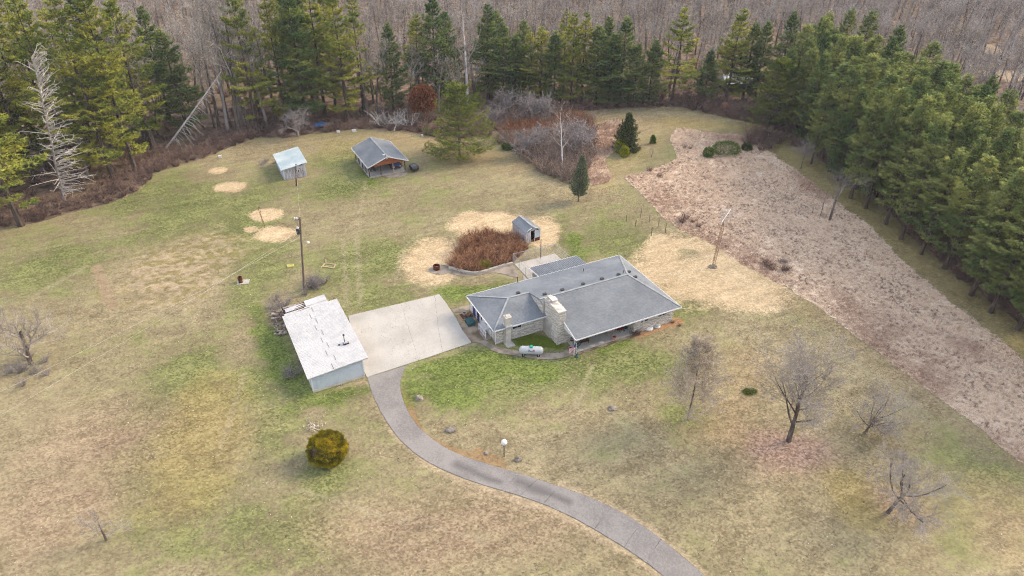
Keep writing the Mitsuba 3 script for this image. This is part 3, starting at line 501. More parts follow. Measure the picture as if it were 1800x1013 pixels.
part(k, 'soil', MB(HF).slab([(-1.15, -.2), (-1.15, -1.65), (.5, -1.65), (.5, -.2)], .08, .06).get(), 'm_mulch')
def urn(fr, label, s=1.0, bs='m_block', grp=None):
    t = thing('plant_pot', label, 'pot', grp)
    part(t, 'pot', MB(fr).lathe(np.array([(.0, .0), (.15, 0), (.24, .3), (.27, .34), (.22, .34), (.2, .28), (0, .28)]) * s, k=12).get(), bs, 40)
    part(t, 'soil', MB(fr).lathe(np.array([(.2, .285), (0, .30)]) * s, k=12).get(), 'm_mulch'); return t
urn(Fr(*HF((-.5, -.6, 0))[:2], z=.08), 'pale pot at the back of the small brown bed', 1.2, 'm_block'); urn(Fr(*HF((-.1, -1.1, 0))[:2], z=.08), 'pinkish pot at the front of the small brown bed', 1.2, 'm_terra')
# ---------------------------------------------------------------- things on and round the porch
def at(u, v, z=0, ang=0): x, y, _ = HF(hp(u, v)); return Fr(x, y, 26.7 + ang, z)
def bench(fr, label, bs, w=1.3, grp=None, name='bench', cat='bench'):
    t = thing(name, label, cat, grp)
    part(t, 'seat', MB(fr).box((0, 0, .43), (w, .5, .07)).get(), bs); part(t, 'back', MB(fr).box((0, .26, .72), (w, .06, .45)).get(), bs)
    for x in (-w / 2 + .05, w / 2 - .05):
        for y in (-.2, .2): part(t, 'leg', MB(fr).box((x, y, .2), (.07, .07, .4)).get(), bs)
        part(t, 'arm', MB(fr).box((x, 0, .64), (.07, .5, .05)).get(), bs)
bench(at(11.1, 13.3, .16), 'dark wooden bench on the porch nearest the flag', 'm_brown_wood')
bench(at(13.6, 12.4, .16), 'dark slatted chair in the shade of the porch', 'm_dark', .75, name='porch_chair', cat='chair')
t = thing('picnic_table', 'pale wooden table on the porch', 'table'); fr = at(15.3, 12.6, .16)
part(t, 'top', MB(fr).box((0, 0, .74), (.9, 1.5, .05)).get(), 'm_pale_wood')
for x in (-.38, .38):
    for y in (-.65, .65): part(t, 'leg', MB(fr).box((x, y, .36), (.07, .07, .71)).get(), 'm_pale_wood')
for u, bs, lb in ((16.9, 'm_red', 'folded dark red deck chair at the right end of the porch'), (17.6, 'm_teal', 'folded teal deck chair at the right end of the porch')):
    t = thing('deck_chair', lb, 'chair'); fr = at(u, 12.9, .16, 10)
    part(t, 'back', MB(fr).raw([(-.32, .0, .1), (.32, 0, .1), (.30, .35, 1.45), (-.30, .35, 1.45), (-.32, .1, .1), (.32, .1, .1), (.30, .43, 1.45), (-.30, .43, 1.45)], [(0, 1, 2), (0, 2, 3), (4, 6, 5), (4, 7, 6), (0, 4, 5), (0, 5, 1), (1, 5, 6), (1, 6, 2), (2, 6, 7), (2, 7, 3), (3, 7, 4), (3, 4, 0)]).get(), bs)
    part(t, 'seat', MB(fr).box((0, -.28, .4), (.62, .6, .06)).get(), bs)
    for x in (-.3, .3): part(t, 'leg', MB(fr).beam((x, -.55, 0), (x, .1, .7), .05, .05).get(), 'm_dark'); part(t, 'leg', MB(fr).beam((x, .35, 0), (x, -.2, .55), .05, .05).get(), 'm_dark')
t = thing('kettle_grill', 'dark teal grill standing under the porch corner', 'grill'); fr = at(9.55, 14.1, .16)
part(t, 'bowl', MB(fr).lathe([(0, .55), (.2, .58), (.33, .75), (.35, .85), (.33, .9), (.28, 1.02), (.12, 1.12), (0, 1.14)], k=16).get(), 'm_teal', 40)
for a in (0, 2.1, 4.2): part(t, 'leg', MB(fr).tube([(.16 * math.cos(a), .16 * math.sin(a), .64), (.32 * math.cos(a), .32 * math.sin(a), 0)], .025, 6).get(), 'm_dark')
urn(at(9.75, 12.5, .16), 'pale pot against the chimney foot', 1.2, 'm_block'); urn(at(15.2, 14.25, .16), 'pink and white pot on the porch edge', 1.15, 'm_pink'); urn(at(9.0, 13.4, .0), 'grey pot on the grass left of the porch', .9, 'm_block')
def rock(x, y, s, label, name='rock', bs='m_rock', grp=None, z=0.0):
    R = np.random.default_rng(int(abs(x * 31 + y * 17) * 10) % 9999); m = trimesh.creation.icosphere(2, 1.0); v = m.vertices * (1 + .5 * (meshkit.noise(m.vertices * 1.7 + R.uniform(0, 9, 3))[:, None] - .5)) * np.array(s)
    v[:, 2] = np.maximum(v[:, 2], -.3 * s[2]); solo(name, (v + [x, y, z + s[2] * .3], m.faces), bs, label, 'rock', grp)
for (px, lb) in (((10.5, 71.34), 'flat white stone in the middle of the porch edge'), ((11.76, 72.02), 'white stone on the porch edge nearest the pink pot'), ((8.87, 70.43), 'small white stone beside the flag pole')): rock(*px, (.42, .26, .14), lb, bs='m_block', z=.13)
for px, lb in (((18.57, 75.35), 'white window well cover below the right house wall'), ((19.67, 75.88), 'grey window well cover below the right house wall')):
    solo('window_well', MB(Fr(*px, 26.7)).lathe([(.62, 0), (.62, .16), (.5, .24), (.3, .28), (0, .3)], k=16).get(), 'm_white' if 'white' in lb else 'm_galv', lb, 'window well', smooth=30)
# propane tank
fr = Fr((2.54, 69.46), -2.0); t = thing('propane_tank', 'white propane tank with green cap lying on the walkway edge', 'tank')
pr = [(0, -1.56), (.22, -1.53), (.4, -1.43), (.5, -1.25), (.53, -1.1), (.53, 1.1), (.5, 1.25), (.4, 1.43), (.22, 1.53), (0, 1.56)]
lt = MB().lathe(pr, k=24).get()[0]; part(t, 'shell', MB(fr).raw(np.c_[lt[:, 2], lt[:, 0], lt[:, 1] + .78], MB().lathe(pr, k=24).get()[1]).get(), 'm_tank', 40)
part(t, 'cap', MB(fr).lathe([(.24, 1.27), (.25, 1.38), (.2, 1.48), (.08, 1.53), (0, 1.54)], k=14).get(), 'm_green_cap', 40)
for x in (-.95, .95):
    for y in (-.3, .3): part(t, 'foot', MB(fr).box((x, y, .16), (.16, .1, .34)).get(), 'm_galv')
    part(t, 'block', MB(fr).box((x, 0, .045), (.4, .95, .09)).get(), 'm_dark')
for s, x, h, bs in (('P', -.42, .30, 'm_flag_blue'), ('u', -.17, .2, 'm_flag_blue'), ('a', .0, .2, 'm_flag_blue'), ('B', .17, .30, 'm_red')):
    tm = meshkit.text_mesh(s, h, .012, True); vv = tm.vertices; ph = .35 + vv[:, 1] / .53; rr = .535 + vv[:, 2]
    ph = np.radians(10) + vv[:, 1] / .53; part(t, 'letter', MB(fr).raw(np.c_[vv[:, 0] + x, -np.cos(ph) * rr, .78 + np.sin(ph) * rr], tm.faces).get(), bs)
# flag on its leaning pole, with its post
fr = at(8.85, 14.95); t = thing('flag', 'red and white striped flag hanging from a white pole at the porch corner', 'flag')
pole0, pole1 = np.array((.0, -.25, .9)), np.array((.0, .02, 2.1))
part(t, 'pole', MB(fr).tube([(.05, -.2, 0), (.02, -.1, 1.0), (0, .0, 2.15)], .035, 8).get(), 'm_white')
part(t, 'base', MB(fr).lathe([(.0, 0), (.26, 0), (.26, .06), (.09, .3), (.06, .5), (0, .5)], (.05, -.2, 0), 10).get(), 'm_teal')
def cloth(s0, s1, r0, r1):
    n = 6; V = []
    for i in range(n + 1):
        for j in range(n + 1):
            a, b = s0 + (s1 - s0) * i / n, r0 + (r1 - r0) * j / n
            V.append((-.05 - a * .95 - .05 * b, -.06 + .07 * math.sin(a * 9 + b * 3), 2.0 - b * .75 - a * .42 + .05 * math.sin(a * 7)))
    F = []
    for i in range(n):
        for j in range(n): q = i * (n + 1) + j; F += [(q, q + n + 1, q + n + 2), (q, q + n + 2, q + 1)]
    V = np.array(V); k = len(V); F = np.array(F)
    return MB(fr).raw(np.vstack([V, V + [0, .012, 0]]), np.vstack([F, F[:, ::-1] + k])).get()
for i in range(13): part(t, 'stripe', cloth(.4 if i < 7 else 0, 1, i / 13, (i + 1) / 13), 'm_pink_red' if i % 2 == 0 else 'm_white')
part(t, 'canton', cloth(0, .4, 0, 7 / 13), 'm_flag_blue')
# globe lamp post
fr = Fr((-0.67, 52.16)); t = thing('lamp_post', 'white globe lamp on a dark post in the front lawn', 'lamp post')
part(t, 'post', MB(fr).tube([(0, 0, 0), (0, 0, 1.85)], .055, 10).get(), 'm_black'); part(t, 'collar', MB(fr).lathe([(.0, 1.8), (.14, 1.82), (.2, 1.9), (.1, 1.96), (0, 1.96)], k=12).get(), 'm_black')
sp = trimesh.creation.icosphere(3, .33); part(t, 'globe', MB(fr).raw(sp.vertices + [0, 0, 2.2], sp.faces).get(), 'm_globe', True)
for px, s, lb in (((-10.86, 61.09), (.5, .4, .35), 'brown rock on the green lawn inside the driveway bend'), ((-6.68, 55.96), (.62, .45, .32), 'grey rock on the lawn above the driveway'), ((0.87, 51.7), (.38, .32, .3), 'small reddish rock near the lamp post'), ((11.86, 59.7), (.5, .4, .25), 'pale rock in the tan lawn below the porch'), ((-2.59, 52.62), (.3, .3, .12), 'flat pale stone in the bare soil left of the lamp post')): rock(*px, s, lb)
# kennel behind the house
t = thing('kennel', 'chain link dog kennel with galvanised posts behind the house', 'fence')
KC = [(11.62, .0), (11.6, -8.6), (19.05, -8.45), (19.15, -3.1)]
for i in range(2):
    for j in range(3):
        part(t, 'floor_slab', hslab([(11.75 + i * 3.65, -8.4 + j * 2.0), (15.35 + i * 3.62, -8.4 + j * 2.0), (15.35 + i * 3.62, -6.44 + j * 2.0), (11.75 + i * 3.65, -6.44 + j * 2.0)], lambda u, v: .1, .1), 'm_concrete')
part(t, 'floor_slab', hslab([(10.3, -2.5), (11.55, -5.0), (11.7, -2.4), (11.7, .5), (10.9, .5)], lambda u, v: .08, .08), 'm_concrete')
for (a, b) in zip(KC[:-1], KC[1:]):
    L = math.dist(a, b); n = max(2, round(L / 2.4))
    for i in range(n + 1):
        q = lerp(a, b, i / n)
        if i or a == KC[0]: part(t, 'post', MB(HF).tube([hp(*q, 0), hp(*q, 1.85)], .035, 8).get(), 'm_galv')
    part(t, 'rail', MB(HF).tube([hp(*a, 1.8), hp(*b, 1.8)], .03, 6).get(), 'm_steel')
    mb = MB(HF)
    for i in range(int(L / .16)):
        for sg_ in (-1, 1):
            s0 = i * .16; s1 = s0 + sg_ * 1.75
            c0, c1 = np.clip([s0, s1], 0, L)
            if abs(c1 - c0) < .01: continue
            z1 = .04 + abs(c1 - s0); mb.beam(hp(*lerp(a, b, c0 / L), .04), hp(*lerp(a, b, c1 / L), z1), .006, .006)
    part(t, 'mesh', mb.get(), 'm_steel', kind='stuff')
solo('pole_prop', MB(HF).tube([hp(16.1, -8.0, .1), hp(16.9, -9.4, 2.6)], .05, 6).get(), 'm_black', 'dark leaning rod resting on the kennel fence', 'rod')
# garden shed with curved front
fr = Fr(2.15, 97.75, 30.5); t = thing('garden_shed', 'small grey barn shed with open dark doorway behind the brush bed', 'shed')
W, D, E2, RZ = 2.75, 4.25, 2.0, 2.68
for y in (0, D): 
    if y: part(t, 'wall', MB(fr).raw([(0, y, 0), (W, y, 0), (W, y, E2), (W / 2, y, RZ - .05), (0, y, E2)], [(0, 1, 2), (0, 2, 3), (0, 3, 4)]).get(), 'm_weathered')
for x in (0, W):
    for i in range(12): part(t, 'board', MB(fr).box((x, D * (i + .5) / 12, E2 / 2), (.05, D / 12 - .015, E2)).get(), 'm_weathered')
part(t, 'inside', MB(fr).box((W / 2, D * .55, .95), (W - .12, D * .8, 1.85)).get(), 'm_dark')
an = np.linspace(0, math.pi, 15); arch = [(W / 2 + W / 2 * math.cos(a), E2 * .72 + (RZ - E2 * .72 - .08) * math.sin(a)) for a in an]
for (x, z), (x2, z2) in zip(arch[:-1], arch[1:]): part(t, 'trim', MB(fr).beam((x, -.03, z), (x2, -.03, z2), .08, .14, (0, 1, 0)).get(), 'm_white')
for x in (.04, W - .04): part(t, 'trim', MB(fr).box((x, -.03, .72), (.1, .08, 1.44)).get(), 'm_white')
part(t, 'front_panel', MB(fr).box((.45, 0, 1.0), (.75, .05, 1.95)).get(), 'm_weathered'); part(t, 'front_panel', MB(fr).box((W / 2, -.0, 2.3), (1.5, .05, .45)).get(), 'm_weathered')
part(t, 'door', MB(fr).box((2.2, -.02, 1.3), (.95, .05, 1.4)).get(), 'm_blue_siding'); part(t, 'kick_panel', MB(fr).box((2.05, -.02, .32), (1.3, .05, .62)).get(), 'm_rust')
for x in (.86, 1.68): part(t, 'trim', MB(fr).box((x, -.05, 1.05), (.08, .06, 2.05)).get(), 'm_white')
rk = num(t + '__roof')
for s in (0, 1):
    x0, x1 = (-.12, W / 2) if s == 0 else (W / 2, W + .12)
    part(rk, 'slope', MB(fr).slab([(x0, -.15), (x1, -.15), (x1, D + .15), (x0, D + .15)], lambda x, y: RZ + .06 - abs(x - W / 2) * (RZ - E2) / (W / 2), .08).get(), 'm_shingle')
part(rk, 'ridge_cap', MB(fr).beam((W / 2, -.17, RZ + .09), (W / 2, D + .17, RZ + .09), .3, .05).get(), 'm_ridge')
# fire ring, barrel and small yard things
fr = Fr((-11.54, 89.67)); t = thing('fire_ring', 'rusty round fire ring on the stone pad beside the brush bed', 'fire pit')
part(t, 'ring', MB(fr).lathe([(.50, .05), (.52, .75), (.48, .75), (.46, .1)], k=24).get(), 'm_rust', 30); part(t, 'ash', MB(fr).lathe([(.46, .3), (0, .33)], k=16).get(), 'm_block')
fr = Fr((-40.06, 85.5), 10); t = thing('burn_barrel', 'dark rusty barrel on a small concrete slab in the grass', 'barrel')
part(t, 'drum', MB(fr).lathe([(0, .06), (.3, .06), (.31, .36), (.29, .38), (.31, .4), (.31, .7), (.29, .72), (.31, .74), (.31, 1.0), (.28, 1.0), (.27, .5), (0, .5)], k=18).get(), 'm_rust', 30)
k = solo('stepping_slab', MB(fr).box((.35, .1, .03), (1.7, 1.2, .06)).get(), 'm_concrete', 'square concrete slab under the rusty barrel', 'slab')
fr = Fr((-33.95, 90.13), 15); t = thing('yellow_tray', 'pale yellow plastic tray lying in the grass', 'tray')
part(t, 'rim', MB(fr).box((0, .28, .1), (1.0, .08, .18)).box((0, -.28, .1), (1.0, .08, .18)).box((-.46, 0, .1), (.08, .5, .18)).box((.46, 0, .1), (.08, .5, .18)).get(), 'm_yellow'); part(t, 'base', MB(fr).box((0, 0, .04), (.9, .5, .05)).get(), 'm_yellow')
fr = Fr((-28.06, 90.33), -12); t = thing('timber_frame', 'square frame of pale timbers lying on the lawn', 'timber frame')
for a, b in (((-.9, -.5), (.9, -.45)), ((.9, -.45), (.75, .5)), ((.75, .5), (-.9, .55)), ((-.9, .55), (-1.0, -.8)), ((-1.3, 1.5), (-.85, .7))): part(t, 'timber', MB(fr).beam((*a, .07), (*b, .07), .13, .13).get(), 'm_pale_wood')
p0, p1 = np.array([*(-42.63, 104.34), 0]), np.array([*(-41.52, 102.27), 0])
t = thing('pipe_frame', 'thin dark bent pipe frame standing on a sandy patch', 'frame')
part(t, 'pipe', MB().tube([p0, p0 + [-.25, .1, 2.6]], .035, 8).get(), 'm_rust'); part(t, 'pipe', MB().tube([p1, p1 + [-.3, .1, 2.3], p0 + [.1, 0, 2.75], p0 + [-.25, .1, 2.6]], .035, 8).get(), 'm_rust')
# garden posts
for i, (a, h) in enumerate((((19.54, 105.8), 1.1), ((22.21, 107.31), 1.7), ((20.81, 104.01), 1.2), ((23.45, 105.48), 1.6), ((22.99, 100.74), 1.7), ((24.62, 103.7), 1.5), ((25.56, 101.95), 1.8), ((28.78, 104.99), 1.9), ((29.11, 105.2), 1.8))):
    q = Fr(*a); solo('fence_post', MB(q).tube([(0, 0, 0), (.06 * (i % 3 - 1), .03, h)], [.06, .05], 7).get(), 'm_pole' if i % 2 else 'm_brown_wood', ('short leftmost post of the old garden', 'tall dark post at the back of the old garden', 'short pale post in the middle of the old garden', 'thin pale post at the back right of the old garden', 'dark post at the front of the old garden', 'thin post in the second row of the old garden', 'tall dark rightmost post of the old garden', 'upright dark post standing in a bramble at the field edge', 'leaning dark post standing in a bramble at the field edge')[i], 'post')
# lattice tower with aerial
b0 = np.array([*(30.99, 91.16), 0]); b1 = b0 + [.25, 0, 8.1]; t = thing('aerial_tower', 'rusty lattice mast with a pale television aerial on top', 'mast')
legs = []
for a in (0, 2.094, 4.189):
    o = np.array([math.cos(a), math.sin(a), 0]) * .24; legs.append((b0 + o, lerp(b0 + o, b1 + o, .86), b1)); part(t, 'leg', MB().tube(legs[-1], .035, 6).get(), 'm_tower')
for i in range(18):
    for j in range(3): 
        p, q = lerp(legs[j][0], legs[j][1], i / 18), lerp(legs[(j + 1) % 3][0], legs[(j + 1) % 3][1], (i + 1) / 18); part(t, 'brace', MB().beam(p, q, .03, .03).get(), 'm_tower')
part(t, 'mast', MB().tube([b1 - [0, 0, .6], b1 + [0, 0, .55]], .04, 6).get(), 'm_steel')
ax = np.array([.62, 1.0, .12]); ax /= np.linalg.norm(ax); cc = b1 + [0, 0, .4]
ae = part(t, 'aerial', MB().tube([cc - ax * 1.1, cc + ax * 2.9], .045, 6).get(), 'm_white'); sd = np.array([-ax[1], ax[0], 0])
for i in range(16): L = .5 + .06 * i; q = cc - ax * 1.0 + ax * .25 * i; part(ae, 'rod', MB().tube([q - sd * L, q + sd * L], .012, 4).get(), 'm_galv')
rock(b0[0], b0[1], (.6, .5, .3), 'dark lump of concrete at the foot of the lattice mast')
# utility poles and wires
b0 = np.array([*(-30.2, 83.59), 0]); b1 = b0 + [1.25, .1, 12.0]; t = thing('utility_pole', 'tall wooden utility pole with transformer and lamp beside the garage', 'utility pole')
part(t, 'post', MB().tube([b0, b1], [.17, .12], 10).get(), 'm_pole')
pz = lambda z: lerp(b0, b1, z / 12)
part(t, 'transformer', MB(Fr(*(pz(9.9)[:2] + [-.28, -.18]))).lathe([(0, 9.5), (.25, 9.5), (.27, 9.6), (.27, 10.25), (.2, 10.35), (0, 10.4)], k=14).get(), 'm_black', 30)
part(t, 'bushing', MB(Fr(*(pz(9.9)[:2] + [-.28, -.18]))).lathe([(.16, 10.36), (.18, 10.5), (.1, 10.62), (0, 10.65)], k=10).get(), 'm_white')
part(t, 'crossarm', MB().beam(pz(11.6) + [-.75, 0, 0], pz(11.6) + [.15, 0, 0], .1, .12).get(), 'm_pole')
for x in (-.7, -.4): part(t, 'insulator', MB(Fr(*(pz(11.6)[:2] + [x, 0]))).lathe([(0, 11.66), (.1, 11.68), (.06, 11.8), (.12, 11.84), (.06, 11.98), (0, 12.0)], k=8).get(), 'm_white')
la = pz(7.9); ln = part(t, 'lamp', MB().tube([la, la + [.55, -.15, .35], la + [.95, -.2, .35]], .03, 6).get(), 'm_steel'); part(ln, 'head', MB(Fr(*(la[:2] + [1.05, -.22]))).lathe([(0, 8.34), (.16, 8.3), (.2, 8.16), (.12, 8.06), (0, 8.04)], k=10).get(), 'm_globe', 40)
c0 = np.array([*(-40.49, 118.28), 0]); t = thing('utility_pole', 'short dark pole in front of the pale blue shed', 'pole'); part(t, 'post', MB().tube([c0, c0 + [.6, .1, 4.35]], [.13, .11], 8).get(), 'm_brown_wood')
far = np.array([*(-53.17, 41.87), 9.0]); far2 = np.array([*(-55.98, 45.74), 9.0])
for a, b, sag, lb in ((pz(10.0), far, .5, 'thin pale power line running from the tall pole over the left lawn, lower one'), (pz(9.0), far2, .5, 'thin pale power line running from the tall pole over the left lawn, upper one'), (pz(9.2), c0 + [.58, .1, 4.25], .3, 'thin wire between the tall pole and the short pole')):
    s = np.linspace(0, 1, 24)[:, None]; p = a * (1 - s) + b * s; p[:, 2] -= sag * 4 * (s * (1 - s))[:, 0]; solo('power_line', MB().tube(p, .013, 4, False).get(), 'm_dead', lb, 'cable')
# ---------------------------------------------------------------- garage
GF = Fr(-23.6, 61.95, 27.6); t = thing('garage', 'long pale blue garage with white sheet metal roof beside the parking pad', 'garage')
GW, GL = 6.3, 13.3; zg = lambda x, y: 2.52 + .072 * (x + .35)
part(t, 'foundation', MB(GF).slab([(-.03, -.03), (GW + .03, -.03), (GW + .03, GL), (-.03, GL)], .32, .32).get(), 'm_block')
def quadwall(a, b, h0, h1, bs, nm='wall', th=.12, z0=.32):
    a, b = np.array(a, float), np.array(b, float); d = (b - a) / np.linalg.norm(b - a); n = np.array([-d[1], d[0]]) * th
    v = [(*a, z0), (*b, z0), (*b, h1), (*a, h0), (*(a + n), z0), (*(b + n), z0), (*(b + n), h1), (*(a + n), h0)]
    return part(t, nm, MB(GF).raw(v, [(0, 1, 2), (0, 2, 3), (4, 6, 5), (4, 7, 6), (0, 4, 5), (0, 5, 1), (1, 5, 6), (1, 6, 2), (2, 6, 7), (2, 7, 3), (3, 7, 4), (3, 4, 0)]).get(), bs)
fw = quadwall((0, 0), (GW, 0), zg(0, 0) - .12, zg(GW, 0) - .12, 'm_blue_siding')
for i in range(11):
    z = .34 + i * .2; part(fw, 'board', MB(GF).box((GW / 2 + .3, -.014, z + .1), (GW - .65, .03, .192), tilt=None).get(), 'm_lap')
part(t, 'corner_board', MB(GF).box((.02, -.03, 1.38), (.12, .1, 2.1)).get(), 'm_white'); part(t, 'corner_board', MB(GF).box((GW - .02, -.03, 1.6), (.12, .1, 2.5)).get(), 'm_white')
quadwall((0, GL), (0, 0), zg(0, 0) - .12, zg(0, 0) - .12, 'm_blue_siding'); quadwall((GW, 0), (GW, GL), zg(GW, 0) - .12, zg(GW, 0) - .12, 'm_blue_siding'); quadwall((GW, GL), (0, GL), zg(GW, 0) - .12, zg(0, 0) - .12, 'm_blue_siding')
for y0 in (1.5, 6.6): 
    dk = part(t, 'garage_door', MB(GF).box((GW + .03, y0 + 2, 1.32), (.08, 4.2, 2.3)).get(), 'm_white')
    for z in (.75, 1.3, 1.85): part(dk, 'panel_line', MB(GF).box((GW + .075, y0 + 2, z), (.02, 4.2, .03)).get(), 'm_dark')
RG = np.random.default_rng(11); rk = num(t + '__roof'); xe0, xe1, N = -.42, GW + .68, 10; yb0, yb1 = -.35, GL + .25; st = (yb1 - yb0) / N
part(rk, 'deck', MB(GF).slab([(xe0 + .05, yb0 + .05), (xe1 - .05, yb0 + .05), (xe1 - .05, yb1 - .05), (xe0 + .05, yb1 - .05)], lambda x, y: zg(x, y) - .04, .08).get(), 'm_block')
for i in range(N):
    y0, y1 = yb0 + i * st, yb0 + (i + 1) * st + (.09 if i < N - 1 else 0); xm = 3.15 + (.28 if i % 2 else -.28) + RG.uniform(-.1, .1); dz = .012 * (i % 2); tw = RG.uniform(-.02, .02)
    for a, b, h in ((xe0, xm + .12, 0.0), (xm, xe1, .03)):
        mb = MB(GF).slab([(a, y0), (b, y0 + tw), (b, y1 + tw), (a, y1)], lambda x, y: zg(x, y) + .012 + dz + h + .02 * (N - i) / N * 0, .014)
        for q in np.arange(y0 + .1, y1 - .05, .27): mb.beam((a + .005, q, zg(a, 0) + .026 + dz + h), (b - .005, q + tw, zg(b, 0) + .026 + dz + h), .035, .03)
        part(rk, 'roof_panel', mb.get(), 'm_white_roof')
    part(rk, 'sealant', MB(GF).box((xm - .02, (y0 + y1) / 2, zg(xm, 0) + .034 + dz), (.035, st * .75, .03)).get(), 'm_black')
xv, yv = 5.35, 3.55; v_ = part(rk, 'vent', MB(GF).box((xv, yv, zg(xv, 0) + .14), (.7, .42, .2)).get(), 'm_black'); part(v_, 'lid', MB(GF).box((xv, yv, zg(xv, 0) + .26), (.56, .3, .05)).get(), 'm_galv')
part(rk, 'stack', MB(GF).tube([(5.3, 4.0, zg(5.3, 0)), (5.3, 4.0, zg(5.3, 0) + 1.15)], .05, 8).get(), 'm_black'); part(rk, 'stack', MB(GF).lathe([(.0, 0), (.14, 0), (.12, .1), (0, .14)], (5.3, 4.0, zg(5.3, 0) + 1.12), 10).get(), 'm_black'); part(rk, 'stack', MB(GF).lathe([(.14, 0), (.14, .14), (0, .16)], (4.55, 3.75, zg(4.55, 0)), 10).get(), 'm_black')
# lean-to in ruins behind it
t = thing('lean_to', 'collapsing white roofed lean-to behind the garage', 'shed'); zl = lambda x, y: 2.05 + .07 * x
for i, (x0, x1, y0, y1, dz) in enumerate(((.0, 2.9, GL + .3, GL + 1.5, -.05), (2.7, 5.9, GL + .3, GL + 1.55, 0), (.3, 3.3, GL + 1.7, GL + 2.7, -.12), (3.0, 5.85, GL + 1.45, GL + 2.9, .02))):
    part(t, 'roof_panel', MB(GF).slab([(x0, y0), (x1, y0 + .05), (x1, y1), (x0, y1 - .1)], lambda x, y: zl(x, y) + dz + .02 * i, .03).get(), 'm_white_roof')
for i in range(6): part(t, 'rafter', MB(GF).beam((-.6 + .1 * i, GL + .55 + .42 * i, zl(0, 0) - .15 - .04 * i), (3.4, GL + .7 + .4 * i, zl(3, 0) + .03), .09, .1).get(), 'm_brown_wood')
for x, y in ((.1, GL + .5), (.1, GL + 3.2), (5.7, GL + 3.0), (3, GL + 3.1)): part(t, 'post', MB(GF).box((x, y, 1.0), (.12, .12, 2.0)).get(), 'm_brown_wood')
part(t, 'wall', MB(GF).box((2.9, GL + 3.3, .9), (5.6, .06, 1.7)).get(), 'm_weathered'); part(t, 'wall', MB(GF).box((-.02, GL + 1.8, .9), (.06, 2.8, 1.7)).get(), 'm_weathered')
part(t, 'fallen_roof', MB(GF).slab([(.4, GL + 2.9), (4.8, GL + 3.1), (4.6, GL + 4.3), (.7, GL + 4.2)], lambda x, y: 1.9 - .45 * (y - GL - 2.9), .04).get(), 'm_debris')
mb = MB(GF)
for i in range(90): mb.box((RG.uniform(-1.3, 4.8), GL + RG.uniform(3.0, 4.9), RG.uniform(.05, .6)), RG.uniform(.15, .9, 3) * [1, .4, .12], RG.uniform(0, 180))
for i in range(40): mb.box((RG.uniform(-1.6, -.1), GL + RG.uniform(-.6, 3.5), RG.uniform(.03, .35)), RG.uniform(.2, 1.3, 3) * [1, .2, .12], RG.uniform(0, 180))
solo('debris', mb.get(), 'm_debris', 'broken boards and scrap heaped behind the garage', 'debris', kind='stuff')
# ---------------------------------------------------------------- pale blue shed
SF = Fr(-43.39, 120.68, 26.5); t = thing('shed', 'weathered white board shed with pale blue metal roof', 'shed')
SW, SD = 4.25, 7.6; sx_ = math.tan(math.radians(0)); zs = lambda x, y: 2.2 + .16 * (x + .2)
for i in range(15):
    x = SW * (i + .5) / 15
    if 9 <= i <= 12: continue
    part(t, 'board', MB(SF).box((x, 0, zs(x, 0) / 2 - .06), (SW / 15 - .02, .05, zs(x, 0) - .15)).get(), 'm_weathered')
part(t, 'door', MB(SF).box((3.12, .02, .95), (1.05, .05, 1.85)).get(), 'm_weathered', label='peeling door with dark patches'); part(t, 'lintel', MB(SF).box((3.12, .0, 2.15), (1.15, .06, .5)).get(), 'm_weathered')
for x, z, w, h in ((2.85, 1.3, .16, .5), (3.3, 1.2, .1, .9), (3.05, 1.75, .4, .1), (2.8, .7, .12, .25)): part(t, 'patch', MB(SF).box((x, -.012, z), (w, .02, h)).get(), 'm_brown_wood')
for x in (0, SW):
    for i in range(24): part(t, 'board', MB(SF).box((x, SD * (i + .5) / 24, zs(x, 0) / 2 - .06), (.05, SD / 24 - .015, zs(x, 0) - .15)).get(), 'm_blue_siding' if x == 0 else 'm_weathered')
part(t, 'wall', MB(SF).box((SW / 2, SD, 1.1), (SW, .05, 2.1)).get(), 'm_weathered'); part(t, 'wall', MB(SF).box((SW / 2, SD / 2, 1.0), (SW - .1, SD - .15, 1.95)).get(), 'm_dark')
rk = num(t + '__roof')
for i in range(8):
    y0 = -.45 + i * (SD + .85) / 8; mb = MB(SF).slab([(-.35, y0), (SW + .42, y0), (SW + .42, y0 + (SD + .85) / 8 + .05), (-.35, y0 + (SD + .85) / 8 + .05)], lambda x, y: zs(x, y) + .008 * (i % 2), .03)
    mb.beam((-.34, y0 + .06, zs(-.34, 0) + .02), (SW + .41, y0 + .06, zs(SW + .41, 0) + .02), .05, .03); part(rk, 'roof_panel', mb.get(), 'm_pale_blue_metal')
# ---------------------------------------------------------------- open carport
CF = Fr(-27.39, 122.09, 27.5); t = thing('carport', 'open timber carport with dark shingled roof and red gable', 'carport')
CW, CD = 7.15, 9.2; ce, cr = 2.45, 4.0
zc = lambda x, y: cr - (cr - ce) * abs(x - CW / 2) / (CW / 2 + .5)
part(t, 'floor', MB(CF).slab([(-.1, -.1), (CW + .1, -.1), (CW + .1, CD + .1), (-.1, CD + .1)], .1, .1).get(), 'm_concrete')
sheet('path', np.c_[CF(np.array([(2.6, -.15, 0), (7.2, -.15, 0), (7.0, -1.8, 0), (5.2, -2.3, 0), (3.3, -1.6, 0)]))[:, :2]], 'm_path', 'grey concrete apron in front of the carport', .02)
for x in (0, CW):
    for i in range(5): part(t, 'post', MB(CF).box((x, .1 + i * (CD - .2) / 4, ce / 2 + .02), (.15, .15, ce - .1)).get(), 'm_brown_wood')
for x in (2.25, 4.75): part(t, 'post', MB(CF).box((x, .05, 1.3), (.15, .15, 2.4)).get(), 'm_pale_wood' if x > 3 else 'm_brown_wood')
